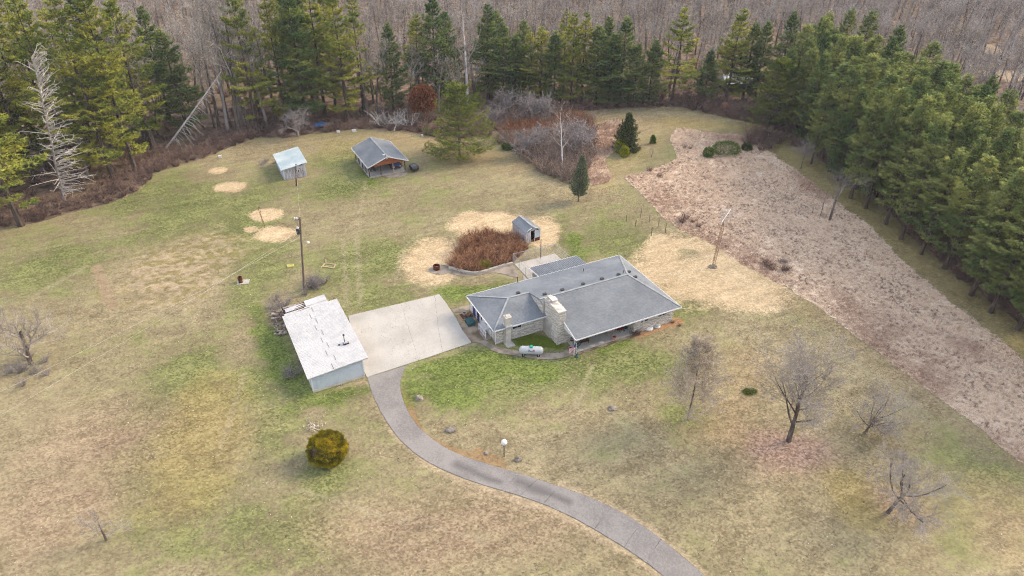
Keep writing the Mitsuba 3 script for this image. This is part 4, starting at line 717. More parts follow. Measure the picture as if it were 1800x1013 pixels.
for x in (2.4, 4.8): part(t, 'post', MB(CF).box((x, CD - .05, 1.3), (.15, .15, 2.4)).get(), 'm_brown_wood')
for x in (0, CW): part(t, 'plate', MB(CF).box((x, CD / 2, ce - .0), (.16, CD + .4, .2)).get(), 'm_brown_wood')
for yy in (-.2, CD + .1):
    for i in range(14):
        x0, x1 = -.1 + i * (CW + .2) / 14, -.1 + (i + 1) * (CW + .2) / 14 - .012; h0, h1 = zc(x0, 0) - .13, zc(x1, 0) - .13; b_ = 2.36
        if min(h0, h1) - b_ < .06: continue
        part(t, 'gable_board', MB(CF).raw([(x, yy + e, z) for e in (0, .05) for x, z in ((x0, b_), (x1, b_), (x1, h1), (x0, h0))], [(0, 1, 2), (0, 2, 3), (4, 6, 5), (4, 7, 6), (0, 4, 5), (0, 5, 1), (1, 5, 6), (1, 6, 2), (2, 6, 7), (2, 7, 3), (3, 7, 4), (3, 4, 0)]).get(), 'm_red_wood')
    part(t, 'tie_beam', MB(CF).box((CW / 2, yy + .03, 2.3), (CW + .2, .1, .16)).get(), 'm_red_wood')
rk = num(t + '__roof')
for x0, x1 in ((-.5, CW / 2), (CW / 2, CW + .5)):
    part(rk, 'slope', MB(CF).slab([(x0, -.85), (x1, -.85), (x1, CD + .75), (x0, CD + .75)], zc, .1).get(), 'm_shingle')
    mb = MB(CF); s_ = 1 if x0 < 0 else -1; e0 = x0 if s_ > 0 else x1
    for i in range(19): a = e0 + s_ * i * .215; q = sorted((a, np.clip(a + s_ * .25, -.5, CW + .5))); mb.slab([(q[0], -.84), (q[1], -.84), (q[1], CD + .74), (q[0], CD + .74)], lambda x, y, a=a: zc(x, y) + .026 * (1 - (x - a) * s_ / .215) + .008, .015) if (q[1] <= CW / 2 + .01 if s_ > 0 else q[0] >= CW / 2 - .01) else None
    part(rk, 'shingles', mb.get(), 'm_shingle', kind='stuff')
    xo = -.5 if x0 < 0 else CW + .5
    part(rk, 'fascia', MB(CF).beam((xo, -.87, ce - .03), (xo, CD + .77, ce - .03), .06, .16).get(), 'm_white')
    for y in (-.88, CD + .78): part(rk, 'fascia', MB(CF).beam((xo, y, ce - .03), (CW / 2, y, cr - .03), .05, .16).get(), 'm_white')
part(rk, 'ridge_cap', MB(CF).beam((CW / 2, -.86, cr + .05), (CW / 2, CD + .76, cr + .05), .26, .05).get(), 'm_ridge')
v_ = part(t, 'lamp', MB(CF).lathe([(0, .14), (.15, .1), (.2, 0), (.12, -.1), (0, -.14)], (CW / 2, -.45, 3.45), 12).get(), 'm_globe', 40); part(v_, 'bracket', MB(CF).box((CW / 2, -.26, 3.5), (.08, .3, .08)).get(), 'm_steel')
part(rk, 'vent', MB(CF).box((CW / 2 - .35, .3, cr + .02), (.4, .35, .2)).get(), 'm_white')
def car(fr, label, body, glass, L=4.6, W=1.8):
    t = thing('car', label, 'car')
    pr = [(-L / 2, .32), (-L / 2 + .05, .75), (-L / 2 + .9, .92), (-L / 2 + 1.15, .95), (L / 2 - .15, 1.0), (L / 2, .8), (L / 2, .32)]
    def ext(p, w, y0=0):
        n = len(p); v = [(y, x, z) for y in (-w / 2, w / 2) for x, z in p]; f = [(0, i, i + 1) for i in range(1, n - 1)] + [(n, n + i + 1, n + i) for i in range(1, n - 1)]
        for i in range(n): j = (i + 1) % n; f += [(i, n + i, n + j), (i, n + j, j)]
        return v, f
    part(t, 'body', MB(fr).raw(*ext(pr, W)).get(), body)
    cab = [(-L / 2 + 1.05, .95), (-L / 2 + 1.75, 1.5), (L / 2 - 1.2, 1.52), (L / 2 - .35, 1.0)]; part(t, 'cabin', MB(fr).raw(*ext(cab, W - .3)).get(), body)
    part(t, 'windscreen', MB(fr).raw([(-.66, -L / 2 + 1.08, 1.0), (.66, -L / 2 + 1.08, 1.0), (.6, -L / 2 + 1.68, 1.475), (-.6, -L / 2 + 1.68, 1.475)], [(0, 1, 2), (0, 2, 3)]).raw([(-.66, -L / 2 + 1.06, 1.01), (.66, -L / 2 + 1.06, 1.01), (.6, -L / 2 + 1.66, 1.485), (-.6, -L / 2 + 1.66, 1.485)], [(0, 1, 2), (0, 2, 3)]).get(), glass)
    part(t, 'bonnet', MB(fr).box((0, -L / 2 + .55, .89), (W - .35, .95, .06)).get(), glass)
    for x in (-W / 2 + .02, W / 2 - .02):
        for y in (-L / 2 + .85, L / 2 - .85):
            th = np.linspace(0, 2 * np.pi, 19); ty = MB(fr); ring = [(x + s, y + r * math.cos(a), .32 + r * math.sin(a)) for s in (-.1, .1) for r in (.32, .19) for a in th[:-1]]
            n = 18; f = []
            for a, b in ((0, 1), (1, 3), (3, 2), (2, 0)):
                for i in range(n): j = (i + 1) % n; f += [(a * n + i, a * n + j, b * n + j), (a * n + i, b * n + j, b * n + i)]
            w = part(t, 'wheel', ty.raw(ring, f).get(), 'm_dark'); part(w, 'rim', MB(fr).tube([(x - .085, y, .32), (x + .085, y, .32)], .19, 14).get(), 'm_steel')
    for x in (-.62, .62): part(t, 'headlight', MB(fr).box((x, -L / 2 + .03, .66), (.34, .08, .16)).get(), 'm_globe')
car(Fr(*CF((5.9, 3.4, 0))[:2], 27.5, .1), 'dark maroon and blue car parked in the carport', 'm_maroon', 'm_blue')
fr = Fr(*CF((1.35, 3.2, 0))[:2], 27.5, .1); t = thing('lawn_tractor', 'dark lawn tractor with pale wheel hubs parked in the carport', 'tractor')
part(t, 'hood', MB(fr).box((0, -.5, .7), (.55, 1.0, .5)).get(), 'm_black'); part(t, 'seat', MB(fr).box((0, .65, .85), (.45, .4, .1)).box((0, .85, 1.1), (.45, .08, .4)).get(), 'm_dark'); part(t, 'fender', MB(fr).box((0, .6, .66), (1.0, .9, .14)).get(), 'm_black'); part(t, 'steering_wheel', MB(fr).tube([(.2 * math.cos(a), .1 + .1 * math.sin(a), 1.1 + .17 * math.sin(a)) for a in np.linspace(0, 6.28, 14)], .02, 5).get(), 'm_dark')
for x, y, r in ((-.42, -.7, .22), (.42, -.7, .22), (-.5, .6, .34), (.5, .6, .34)):
    w = part(t, 'wheel', MB(fr).tube([(x - .11, y, r), (x + .11, y, r)], r, 16).get(), 'm_dark', 30); part(w, 'hub', MB(fr).tube([(x - .125, y, r), (x + .125, y, r)], r * .55, 12).get(), 'm_white', 30)
fr = Fr(*CF((.75, 6.6, 0))[:2], 27.5, .1); t = thing('cabinet', 'white cabinet standing against the left carport posts', 'cabinet'); part(t, 'body', MB(fr).box((0, 0, .8), (.8, 1.5, 1.6)).get(), 'm_blue_siding'); part(t, 'door', MB(fr).box((-.41, 0, .8), (.03, 1.4, 1.5)).get(), 'm_white')
fr = Fr((-19.42, 125.95), 20); t = thing('covered_trailer', 'low trailer under a black tarpaulin beside the carport', 'trailer')
ic = trimesh.creation.icosphere(3, 1.0); v = np.sign(ic.vertices) * np.abs(ic.vertices) ** .6; v = v * [.85, 1.25, .42] * (1 + .12 * (meshkit.noise(ic.vertices * 3)[:, None] - .5)); v[:, 2] = v[:, 2] + .62; part(t, 'tarpaulin', MB(fr).raw(v, ic.faces).get(), 'm_black', True)
for y in (-.45, .1): part(t, 'strap', MB(fr).tube([(.88 * math.cos(a), y, .62 + .46 * math.sin(a)) for a in np.linspace(-.1, 3.24, 14)], .03, 5).get(), 'm_galv')
for x in (-.8, .8): part(t, 'wheel', MB(fr).tube([(x - .08, 0, .26), (x + .08, 0, .26)], .26, 14).get(), 'm_dark')
# ---------------------------------------------------------------- odd things at the wood's edge
fr = Fr((-41.89, 148.16), 18); t = thing('boat_trailer', 'grey boat on a trailer half under a bright blue tarpaulin at the wood edge', 'boat')
hull = [(-2.4, 0, .7), (-1.6, .6, .75), (1.8, .75, .8), (1.8, -.75, .8), (-1.6, -.6, .75), (-1.8, 0, .35), (-1.2, .3, .3), (1.7, .4, .3), (1.7, -.4, .3), (-1.2, -.3, .3)]
part(t, 'hull', MB(fr).raw(hull, [(0, 1, 6), (0, 6, 5), (1, 2, 7), (1, 7, 6), (2, 3, 8), (2, 8, 7), (3, 4, 9), (3, 9, 8), (4, 0, 5), (4, 5, 9), (5, 6, 7), (5, 7, 8), (5, 8, 9), (0, 4, 1), (1, 4, 3), (1, 3, 2)]).get(), 'm_galv')
gx, gy = np.meshgrid(np.linspace(-2.6, .1, 12), np.linspace(-1.0, 1.0, 10), indexing='ij'); z = 1.05 - .45 * np.abs(gy) ** 2.5 + .18 * meshkit.noise(np.stack([gx * 2, gy * 2, gx * 0], -1)) - .15 * (gx < -2.2)
n_ = 10; F = [(i * n_ + j, (i + 1) * n_ + j, (i + 1) * n_ + j + 1) for i in range(11) for j in range(9)] + [(i * n_ + j, (i + 1) * n_ + j + 1, i * n_ + j + 1) for i in range(11) for j in range(9)]
vv = np.stack([gx, gy, z], -1).reshape(-1, 3); part(t, 'tarpaulin', MB(fr).raw(np.vstack([vv, vv - [0, 0, .02]]), np.vstack([F, np.array(F)[:, ::-1] + len(vv)])).get(), 'm_tarp_blue', True)
for y in (-.5, .5): part(t, 'wheel', MB(fr).tube([(.8, y * 1.6 - .08, .28), (.8, y * 1.6 + .08, .28)], .28, 12).get(), 'm_dark')
for px, s, lb in (((-38.35, 145.2), (.7, .4, .35), 'white bucket lying tilted at the wood edge by the blue tarpaulin'), ((-35.04, 145.79), (.9, .45, .4), 'white box at the wood edge behind the carport'), ((-19.83, 143.4), (.4, .4, .35), 'small white bucket by the red oak'), ((-59.24, 131.01), (.6, .4, .4), 'pale box at the wood edge left of the sheds')):
    fr = Fr(*px, 20); t = thing('litter_box', lb, 'box'); part(t, 'body', MB(fr).box((0, 0, s[2] / 2), s).get(), 'm_white'); part(t, 'lid', MB(fr).box((0, 0, s[2] + .02), (s[0] * 1.06, s[1] * 1.06, .04)).get(), 'm_white')
fr = Fr((56.81, 178.31), 8); t = thing('far_shed', 'grey roofed shed glimpsed between the pine trunks', 'shed')
part(t, 'wall', MB(fr).box((0, 0, 1.1), (7, 5, 2.2)).get(), 'm_brown_wood'); part(t, 'roof', MB(fr).raw([(-3.8, -3, 2.2), (3.8, -3, 2.2), (3.8, 0, 3.9), (-3.8, 0, 3.9), (-3.8, 3, 2.2), (3.8, 3, 2.2)], [(0, 1, 2), (0, 2, 3), (3, 2, 5), (3, 5, 4), (0, 3, 4), (1, 5, 2)]).get(), 'm_galv')
fr = Fr((79.48, 137.9), 30); t = thing('camper', 'white camper glimpsed under the right hand pines', 'camper'); part(t, 'body', MB(fr).box((0, 0, 1.35), (2.0, 3.6, 1.9)).get(), 'm_white'); part(t, 'window', MB(fr).box((0, -1.8, 1.6), (1.2, .04, .5)).get(), 'm_glass')
for x in (-.9, .9): part(t, 'wheel', MB(fr).tube([(x - .1, 0, .32), (x + .1, 0, .32)], .32, 12).get(), 'm_dark')

# ---------------------------------------------------------------- trees: generators
def unit(v): return v / (np.linalg.norm(v) + 1e-9)
def grow(R, p, d, L, r, lev, P, S, W):
    n = 6 if lev == 0 else 4 if lev == 1 else 3; pts, dd = [p], d
    for i in range(n):
        dd = unit(dd + R.normal(0, P['wob'] * (.45 if lev == 0 else 1), 3) + np.array([0, 0, P['up'][min(lev, len(P['up']) - 1)] / n])); pts.append(pts[-1] + dd * L / n)
    pts = np.array(pts); rr = r * (1 - P['tap'] * np.linspace(0, 1, n + 1))
    S.append((lev, pts, rr))
    if lev < len(P['n']):
        m, s0 = P['n'][lev], P['s'][lev]; a0 = R.uniform(0, 6.28)
        for j in range(m):
            t = s0 + (.98 - s0) * (j + R.uniform(.2, .9)) / m; i = min(int(t * n), n - 1); b = lerp(pts[i], pts[i + 1], t * n - i); ax = unit(pts[i + 1] - pts[i])
            a0 += 2.4 + R.normal(0, .4); e1 = unit(np.cross(ax, [.3, .9, .2])); e2 = np.cross(ax, e1); an = math.radians(P['a'][lev] + R.normal(0, 9))
            nd = ax * math.cos(an) + (e1 * math.cos(a0) + e2 * math.sin(a0)) * math.sin(an)
            f = 1 - P['cone'] * max(0, t - s0) / (1 - s0 + 1e-6) if lev == 0 else 1
            grow(R, b, nd, L * P['l'][lev] * f * R.uniform(.7, 1.2), max(r * (1 - P['tap'] * t) * P['r'], P['rmin']), lev + 1, P, S, W)
    if lev == len(P['n']) or (lev == len(P['n']) - 1 and lev > 0):
        k = P['tw']; t = R.uniform(.1, 1, k) * n; i = np.minimum(t.astype(int), n - 1); b = pts[i] + (pts[i + 1] - pts[i]) * (t - i)[:, None]
        d2 = np.repeat(dd[None], k, 0) + R.normal(0, .75, (k, 3)) + [0, 0, P.get('tup', .25)]; d2 /= np.linalg.norm(d2, axis=1, keepdims=True)
        W.append((b, d2 * P['twl'] * R.uniform(.5, 1.25, (k, 1))))
def bare(seed, H, P, tww=.03, lean=(0, 0)):
    P = {**dict(n=[9, 6, 5], a=[48, 42, 40], l=[.55, .5, .5], s=[.28, .2, .15], wob=.13, up=[.1, .35, .2], tap=.8, r=.55, rmin=.008, cone=.35, tw=7, twl=.7, r0=.02, h0=.8), **P}
    R = np.random.default_rng(seed); S, W = [], []
    grow(R, np.zeros(3), unit(np.array([lean[0], lean[1], 1.0])), H * P['h0'], H * P['r0'], 0, P, S, W)
    top = max([x[1][:, 2].max() for x in S] + [(b + d)[:, 2].max() for b, d in W]); k = H / top
    tr, br = MB(), MB()
    for lev in range(len(P['n']) + 1):
        q = [x for x in S if x[0] == lev]
        if not q: continue
        p0, p1 = np.vstack([x[1][:-1] for x in q]) * k, np.vstack([x[1][1:] for x in q]) * k; r0, r1 = np.concatenate([x[2][:-1] for x in q]) * k, np.concatenate([x[2][1:] for x in q]) * k
        (tr if lev <= P.get('thick', 0) else br).raw(*segs(p0, p1, r0, r1, 8 if lev == 0 else 5 if lev == 1 else 3))
    br.raw(*blades(np.vstack([b for b, _ in W]) * k, np.vstack([d for _, d in W]) * k, tww, R))
    return tr.get(), br.get()
def prof_pine(f): return min(1.0, .55 + 1.9 * f) * max(1 - f, 0) ** .72 + .05
def conifer(seed, H, rad, cb=.25, nb=5, gap=.75, tuft=.5, dens=14, prof=prof_pine, el=(-12, 38), flat=.10, w=.085, skip=.12, k=4, upt=.12, wid=.38):
    R = np.random.default_rng(seed); tw = MB(); C, D = [], []
    zt = np.linspace(0, H, 9); tx = np.cumsum(np.r_[0, R.normal(0, .06, 8)]); ty = np.cumsum(np.r_[0, R.normal(0, .06, 8)])
    tw.tube(np.c_[tx, ty, zt], np.linspace(H * .0135, .02, 9) * np.r_[1.35, np.ones(8)], 7)
    z = cb * H; p0, p1, r0, r1 = [], [], [], []
    while z < H - .3:
        f = (z / H - cb) / (1 - cb); L0 = rad * prof(f); a0 = R.uniform(0, 6.28); c = np.array([np.interp(z, zt, tx), np.interp(z, zt, ty), z])
        for b in range(nb):
            if R.random() < skip: continue
            az = a0 + b * 6.283 / nb + R.normal(0, .28); L = L0 * R.uniform(.6, 1.15); e = math.radians(lerp(el[0], el[1], f) + R.normal(0, 7)); h = np.array([math.cos(az), math.sin(az), 0]); s = np.linspace(0, 1, 5)[:, None]
            path = lambda s: c + h * L * s * math.cos(e) + np.array([0, 0, 1]) * (L * s * math.sin(e) - .10 * L * np.sin(s * math.pi) + upt * L * s * s)
            q = path(s); p0.append(q[:-1]); p1.append(q[1:]); rr = np.linspace(.016 * L + .012, .008, 5); r0.append(rr[:-1]); r1.append(rr[1:])
            m = max(4, int(L * dens)); s = R.uniform(.28, 1.02, m)[:, None] ** .8; side = np.array([-h[1], h[0], 0]); la = R.uniform(-1, 1, (m, 1)) * (wid * L * np.sin(np.clip(s, 0, 1) * 2.6) * .8 + .12)
            C.append(path(s) + side * la - h * np.abs(la) * .25 + np.c_[np.zeros((m, 2)), R.normal(0, flat, m)])
            D.append(h * .55 + side * np.sign(la) * .35 + np.array([0, 0, .35]))
        z += gap * R.uniform(.75, 1.25) * (1 - .45 * f)
    tw.raw(*segs(np.vstack(p0), np.vstack(p1), np.concatenate(r0), np.concatenate(r1), 3))
    C, D = np.repeat(np.vstack(C), k, 0), np.repeat(np.vstack(D), k, 0)
    d = D + R.normal(0, .5, D.shape); d /= np.linalg.norm(d, axis=1, keepdims=True); d *= tuft * R.uniform(.6, 1.15, (len(d), 1))
    if w > .09:                                               # flat sprays: the needles of a plume lie level, so its top is lit and its underside is not
        d[:, 2] *= .55; sd = np.cross(d, [0, 0, 1.0] + R.normal(0, .28, d.shape)); sd /= np.linalg.norm(sd, axis=1, keepdims=True); sd *= w * R.uniform(.7, 1.3, (len(C), 1)) / 2; b = C - d * .2
        return tw.get(), (np.stack([b - sd, b + sd, b + d], 1).reshape(-1, 3), np.arange(3 * len(b)).reshape(-1, 3))
    return tw.get(), blades(C - d * .2, d, w * R.uniform(.7, 1.3, len(C)), R, False)
def group(gid, parts): scene[gid] = {'type': 'shapegroup', **{n: mikit.ply(m, b) for n, m, b in parts}}
def inst(key, gid, x, y, s=1.0, rot=0.0, sz=None, z=0.0, tilt=0.0):
    scene[key] = {'type': 'instance', 'to_world': T().translate([x, y, z]).rotate([0, 0, 1], rot).rotate([0, 1, 0], tilt).scale([s, s, s if sz is None else sz]), 'shapes': {'type': 'ref', 'id': gid}}
def tree1(name, label, cat, x, y, tr, cr, bt, bc, group_=None, rot=0.0, z=0.0, pn='crown'):
    t = thing(name, label, cat, group_); f = Fr(x, y, rot, z); part(t, 'trunk', MB(f).raw(*tr).get(), bt); part(t, pn, MB(f).raw(*cr).get(), bc); return t
# ---------------------------------------------------------------- pines round the clearing
H0 = 21.0
for nm, bs, kw in (('green', 'm_pine_green', dict(rad=5.0, cb=.13, gap=1.05, flat=.09, dens=20, w=.15, tuft=.62)), ('yellow', 'm_pine_yellow', dict(rad=5.0, cb=.15, skip=.22, gap=1.4, flat=.08, dens=22, w=.15, tuft=.62)), ('right', 'm_pine_right', dict(rad=4.6, cb=.2, dens=18, flat=.14, w=.14, tuft=.62, gap=.95, prof=lambda f: min(1.0, .5 + 1.3 * f) * max(1 - f, 0) ** .55 + .05))):
    for i in range(3 if nm != 'right' else 4):
        tr, cr = conifer(100 + i * 7 + len(nm), H0, nb=5 if i != 1 else 6, **kw); group(f'source_pine_{nm}_{i}', [('trunk', tr, 'm_bark_pine'), ('crown', cr, bs)])
R = np.random.default_rng(21); PINES = []
def pine(x, y, h, kind, label, grp, wide=1.0, name='pine_tree'):
    k = thing(name, label, 'pine tree', grp); i = int(R.integers(4 if kind == 'right' else 3)); s = h / H0; w = s ** .6 * wide
    scene[k] = {'type': 'instance', 'to_world': T().translate([x, y, 0]).rotate([0, 0, 1], float(R.uniform(0, 360))).scale([w, w, s]), 'shapes': {'type': 'ref', 'id': f'source_pine_{kind}_{i}'}}; PINES.append((x, y))
GL_ = 'tall pine in the yellowish stand behind the left lawn'; GC = 'dark green pine in the row behind the far lawn'; GR = 'tall pine in the dense stand right of the dry field'
pine(-82.2, 101.98, 28.5, 'yellow', 'bright yellow green pine at the left edge of the photograph', None, 1.35)
pine(-70.5, 143.3, 21.87, 'green', 'short full pine just behind the leaning dead trunk', None, 1.25)
pine(-37.44, 151.81, 28.0, 'yellow', 'tall yellow green pine standing behind the carport roof', None, 1.1)
pine(-28.21, 158.4, 20.11, 'green', 'medium pine between the fallen white limbs and the tall bare trunk', None)
pine(38.44, 166.41, 22.14, 'yellow', 'broad olive pine alone at the right end of the far row', None, 1.3)
pine(46.09, 165.82, 13.03, 'green', 'shorter dark pine beside the gap with the grey shed', None, 1.1)
for a in ((-80.91, 118.53, 33.34), (-76.21, 121.14, 33.58), (-73.33, 124.33, 33.9), (-82.97, 128.15, 29.41), (-88.89, 118.33, 30.53), (-90.97, 112.83, 30.01), (-97.72, 116.18, 30.04), (-93.62, 105.16, 30.15), (-90.19, 129.36, 32.37), (-74.42, 135.01, 31.0), (-56.11, 145.03, 30.34), (-50.5, 148.61, 28.69), (-46.26, 149.43, 30.18), (-43.44, 154.93, 28.68), (-34.91, 157.06, 26.7), (-51.71, 160.41, 27.62), (-59.8, 158.22, 27.37), (-42.33, 160.7, 26.51), (-89.98, 123.91, 31.14), (-94.43, 121.21, 29.85), (-90.67, 134.57, 29.96), (-80.4, 133.95, 30.18), (-79.18, 141.75, 27.65), (-77.21, 150.3, 24.84), (-48.86, 165.34, 24.39), (-100.29, 123.65, 29.27)):
    lb = 'between the left edge and the silver dead pine' if a[0] < -101 + .0 * a[1] else 'between the silver dead pine and the leaning dead trunk' if a[0] < -72 else 'between the leaning dead trunk and the blue tarpaulin' if a[0] < -50 else 'behind the grey shrub and the carport'
    pine(*a, 'yellow' if R.random() < .72 else 'green', 'tall pine of the left stand ' + lb, 'left pines ' + lb, R.uniform(.95, 1.2))
for a in ((-22.63, 163.3, 20.86), (-18.35, 161.43, 25.22), (-15.7, 165.55, 21.05), (-6.35, 167.5, 22.2), (-2.54, 165.14, 18.81), (0.22, 166.87, 15.65), (3.69, 166.15, 16.75), (6.51, 167.91, 17.24), (9.49, 165.51, 16.96), (13.69, 164.01, 21.43), (16.36, 164.91, 21.26), (19.61, 164.19, 18.63), (22.87, 163.89, 16.87), (25.68, 164.38, 20.5), (28.61, 163.67, 15.09), (32.72, 165.41, 15.32), (52.16, 168.5, 21.71), (56.64, 169.48, 18.14), (59.01, 167.88, 19.04), (64.21, 168.88, 21.13), (12.39, 172.82, 19.76), (2.37, 174.72, 17.3), (-4.88, 175.38, 19.03), (22.45, 173.14, 18.5)):
    lb = 'behind the carport and red oak' if a[0] < -18 else 'behind the olive conifer' if a[0] < 0 else 'behind the brush island' if a[0] < 22 else 'beyond the dark spruce' if a[0] < 45 else 'beside the grey far shed'
    pine(*a, 'green' if R.random() < .85 else 'yellow', 'dark green pine of the far row ' + lb, 'far row pines ' + lb, R.uniform(1.0, 1.3))
RS = Polygon([(61.31, 146.32), (60.02, 129.86), (61.44, 118.77), (62.99, 106.96), (64.69, 96.99), (66.26, 85.24), (67.89, 75.88), (68.46, 64.42), (68.63, 54.19)] + [(72.76, 67.74), (80.07, 91.07), (80.96, 103.8), (82.26, 116.63), (84.73, 131.96), (83.26, 139.61), (80.44, 148.0), (80.42, 164.65), (74.66, 176.98), (57.54, 147.98)])
q = poisson(RS.buffer(0), 4.1, R)
front = LineString([(61.31, 146.32), (60.02, 129.86), (61.44, 118.77), (62.99, 106.96), (64.69, 96.99), (66.26, 85.24), (67.89, 75.88), (68.46, 64.42), (68.63, 54.19)])
for x, y in q:
    lb = ('front edge' if front.distance(Point(x, y)) < 6 else 'dense middle' if front.distance(Point(x, y)) < 16 else 'back rows') + ' of the right hand stand, ' + ('nearest the camera' if y < 95 else 'level with the forked bare tree' if y < 125 else 'at its far end')
    pine(x, y, R.uniform(17.5, 22.5), 'right' if R.random() < .8 else 'green', 'pine in the ' + lb, 'right pines, ' + lb, R.uniform(.8, 1.1))
# ---------------------------------------------------------------- single evergreens
tr, cr = conifer(31, 14.69, 7.4, cb=.13, nb=6, gap=.85, dens=16, tuft=.6, prof=lambda f: (.75 + 1.0 * min(f * 3, .25)) * max(1 - f, 0) ** .62 + .08, el=(-10, 45), flat=.12, w=.13)
tree1('hemlock_tree', 'broad olive green conifer standing alone right of the carport', 'tree', -10.91, 131.98, tr, cr, 'm_bark', 'm_hemlock')
tr, cr = conifer(33, 7.97, 3.3, cb=.01, nb=7, gap=.32, dens=26, tuft=.35, prof=lambda f: max(1 - f, 0) ** .8 + .04, el=(-5, 50), flat=.12, w=.07)
tree1('spruce_tree', 'dark conical spruce among dry weeds beyond the lawn', 'tree', 23.5, 137.02, tr, cr, 'm_bark', 'm_spruce')
tr, cr = conifer(35, 8.47, 2.1, cb=.16, nb=7, gap=.3, dens=30, tuft=.35, prof=lambda f: (min(1, .6 + 2.2 * f)) * max(1 - f, 0) ** .62 + .06, el=(15, 70), flat=.15, w=.06)
tree1('cedar_tree', 'slim grey green cedar at the near tip of the brush island', 'tree', 11.87, 113.17, tr, cr, 'm_bark', 'm_cedar')
tr, cr = conifer(37, 16.09, 5.8, cb=.28, nb=6, gap=.85, dens=16, tuft=.6, prof=lambda f: (.8 + .2 * f) * max(1 - f, 0) ** .5 + .08, el=(-6, 40), flat=.12, w=.13)
tree1('hemlock_tree', 'leaning olive conifer in front of the right hand pines above a dark bush', 'tree', 55.37, 146.15, tr, cr, 'm_bark', 'm_hemlock')
tr, cr = conifer(39, 1.9, .8, cb=.02, nb=6, gap=.2, dens=60, tuft=.22, prof=lambda f: max(1 - f, 0) ** .6 + .05, el=(0, 60), flat=.1, w=.05)
tree1('young_spruce', 'tiny green conifer on the tan path beyond the lawn', 'tree', 29.72, 140.9, tr, cr, 'm_bark', 'm_bush')
def tuftball(seed, rx, ry, rz, n, bl, w, bump=.18, fill=.3, fq=3.2):
    R = np.random.default_rng(seed); d = R.normal(size=(n, 3)); d /= np.linalg.norm(d, axis=1, keepdims=True); d = d[d[:, 2] > -.75]
    k = 1 + bump * (meshkit.fbm(d * fq + seed, 3) - .5) * 2; s = 1 - fill * R.random(len(d)) ** 2
    p = d * (k * s)[:, None] * [rx, ry, rz]; p[:, 2] += rz * .8; p[:, 2] = np.maximum(p[:, 2], .03)
    dd = d + R.normal(0, .55, d.shape) + [0, 0, .25]; dd /= np.linalg.norm(dd, axis=1, keepdims=True)
    return blades(p, dd * bl * R.uniform(.5, 1.2, (len(p), 1)), w, R)
def stems(seed, n, h, spread, w=.03, droop=.3):
    R = np.random.default_rng(seed); a = R.uniform(0, 6.28, n); p = np.c_[np.cos(a), np.sin(a), a * 0] * (spread * .25 * R.random(n) ** .5)[:, None]
    d = np.c_[np.cos(a) * R.uniform(0, 1, n) * spread, np.sin(a) * R.uniform(0, 1, n) * spread, R.uniform(.4, 1.1, n) * h]
    m = p + d * .5 + [0, 0, h * .08]; q = MB().raw(*segs(p, m, np.full(n, w), np.full(n, w * .6), 3)).raw(*blades(m, d * .5 - [0, 0, droop * h * .1], w, R))
    k = 5; b = np.repeat(m, k, 0) + np.repeat(d, k, 0) * R.uniform(-.35, .45, (n * k, 1)); e = np.repeat(d, k, 0) * .3 + R.normal(0, .28 * h, (n * k, 3)) * [1, 1, .5] + [0, 0, .12 * h]
    return q.raw(*blades(b, e * R.uniform(.5, 1.2, (n * k, 1)), w * .8, R)).get()
# golden round shrub on the near lawn
x, y = (-19.49, 51.74); t = thing('round_shrub', 'large round golden brown evergreen shrub with a bare twiggy patch on the near lawn', 'shrub')
fr = Fr(x, y); d = trimesh.creation.icosphere(3, 1.0); dv = d.vertices.copy(); part(t, 'core', MB(fr).raw(np.c_[dv[:, 0] * 1.6, dv[:, 1] * 1.6, np.maximum(dv[:, 2] * 1.4 + 1.3, 0)], d.faces).get(), 'm_mulch')
v, f = tuftball(5, 1.98, 1.95, 1.75, 60000, .2, .038, .26, .16, 6.5); c3 = v.reshape(-1, 3, 3).mean(1); hole = np.linalg.norm((c3 - [-1.2, -1.1, 1.85]) * [1, 1, .9], axis=1) < .55 + .3 * meshkit.noise(c3 * 4)
part(t, 'foliage', MB(fr).raw(v, f[~hole]).get(), 'm_gold')
q = stems(8, 60, .8, .9, .02); part(t, 'dead_twigs', MB(fr).raw(q[0] @ np.array([[.8, .1, .5], [0, .8, .5], [-.45, -.45, .7]]).T * .75 + [-.85, -.8, 1.55], q[1]).get(), 'm_dead')
for px, s, bs, lb, sd in (((43.94, 135.46), (2.9, 1.9, 1.5), 'm_bush', 'wide bright green bush at the top of the dry field', 1), ((39.93, 133.89), (1.0, 1.0, 1.1), 'm_bush', 'small bright green bush left of the wide green one', 2), ((22.04, 135.78), (1.0, .9, 1.6), 'm_lime', 'yellow green bush at the left foot of the spruce', 3), ((22.72, 133.73), (.9, .9, 1.2), 'm_lime', 'yellow green bush just in front of the spruce', 4), ((48.92, 137.7), (1.0, .9, .8), 'm_spruce', 'dull green bush right of the wide green bush', 5), ((-4.23, 90.47), (1.0, .7, .5), 'm_lime', 'low lime green plant in the brown brush bed', 6), ((28.82, 62.79), (.7, .4, .14), 'm_hemlock', 'low dark green grass clump between the two tall lawn trees', 7), ((-1.14, 136.97), (1.2, 1.0, .7), 'm_bush', 'small green bush at the foot of the brush island', 8)):
    t = thing('green_bush', lb, 'bush'); part(t, 'foliage', MB(Fr(*px)).raw(*tuftball(60 + sd, *s, int(1600 + 900 * s[0]), .32, .08)).get(), bs); part(t, 'stem', MB(Fr(*px)).raw(*stems(70 + sd, 14, s[2] * 1.3, s[0] * .8)).get(), 'm_bark')
t = thing('oak_tree', 'rust red leaved young oak at the wood edge behind the lawn', 'tree'); x, y, h = -20.37, 151.59, 9.07; fr = Fr(x, y)
tr, br = bare(44, h, dict(n=[8, 5, 3], tw=4, h0=.75)); part(t, 'trunk', MB(fr).raw(*tr).get(), 'm_bark'); part(t, 'branches', MB(fr).raw(*br).get(), 'm_bark')
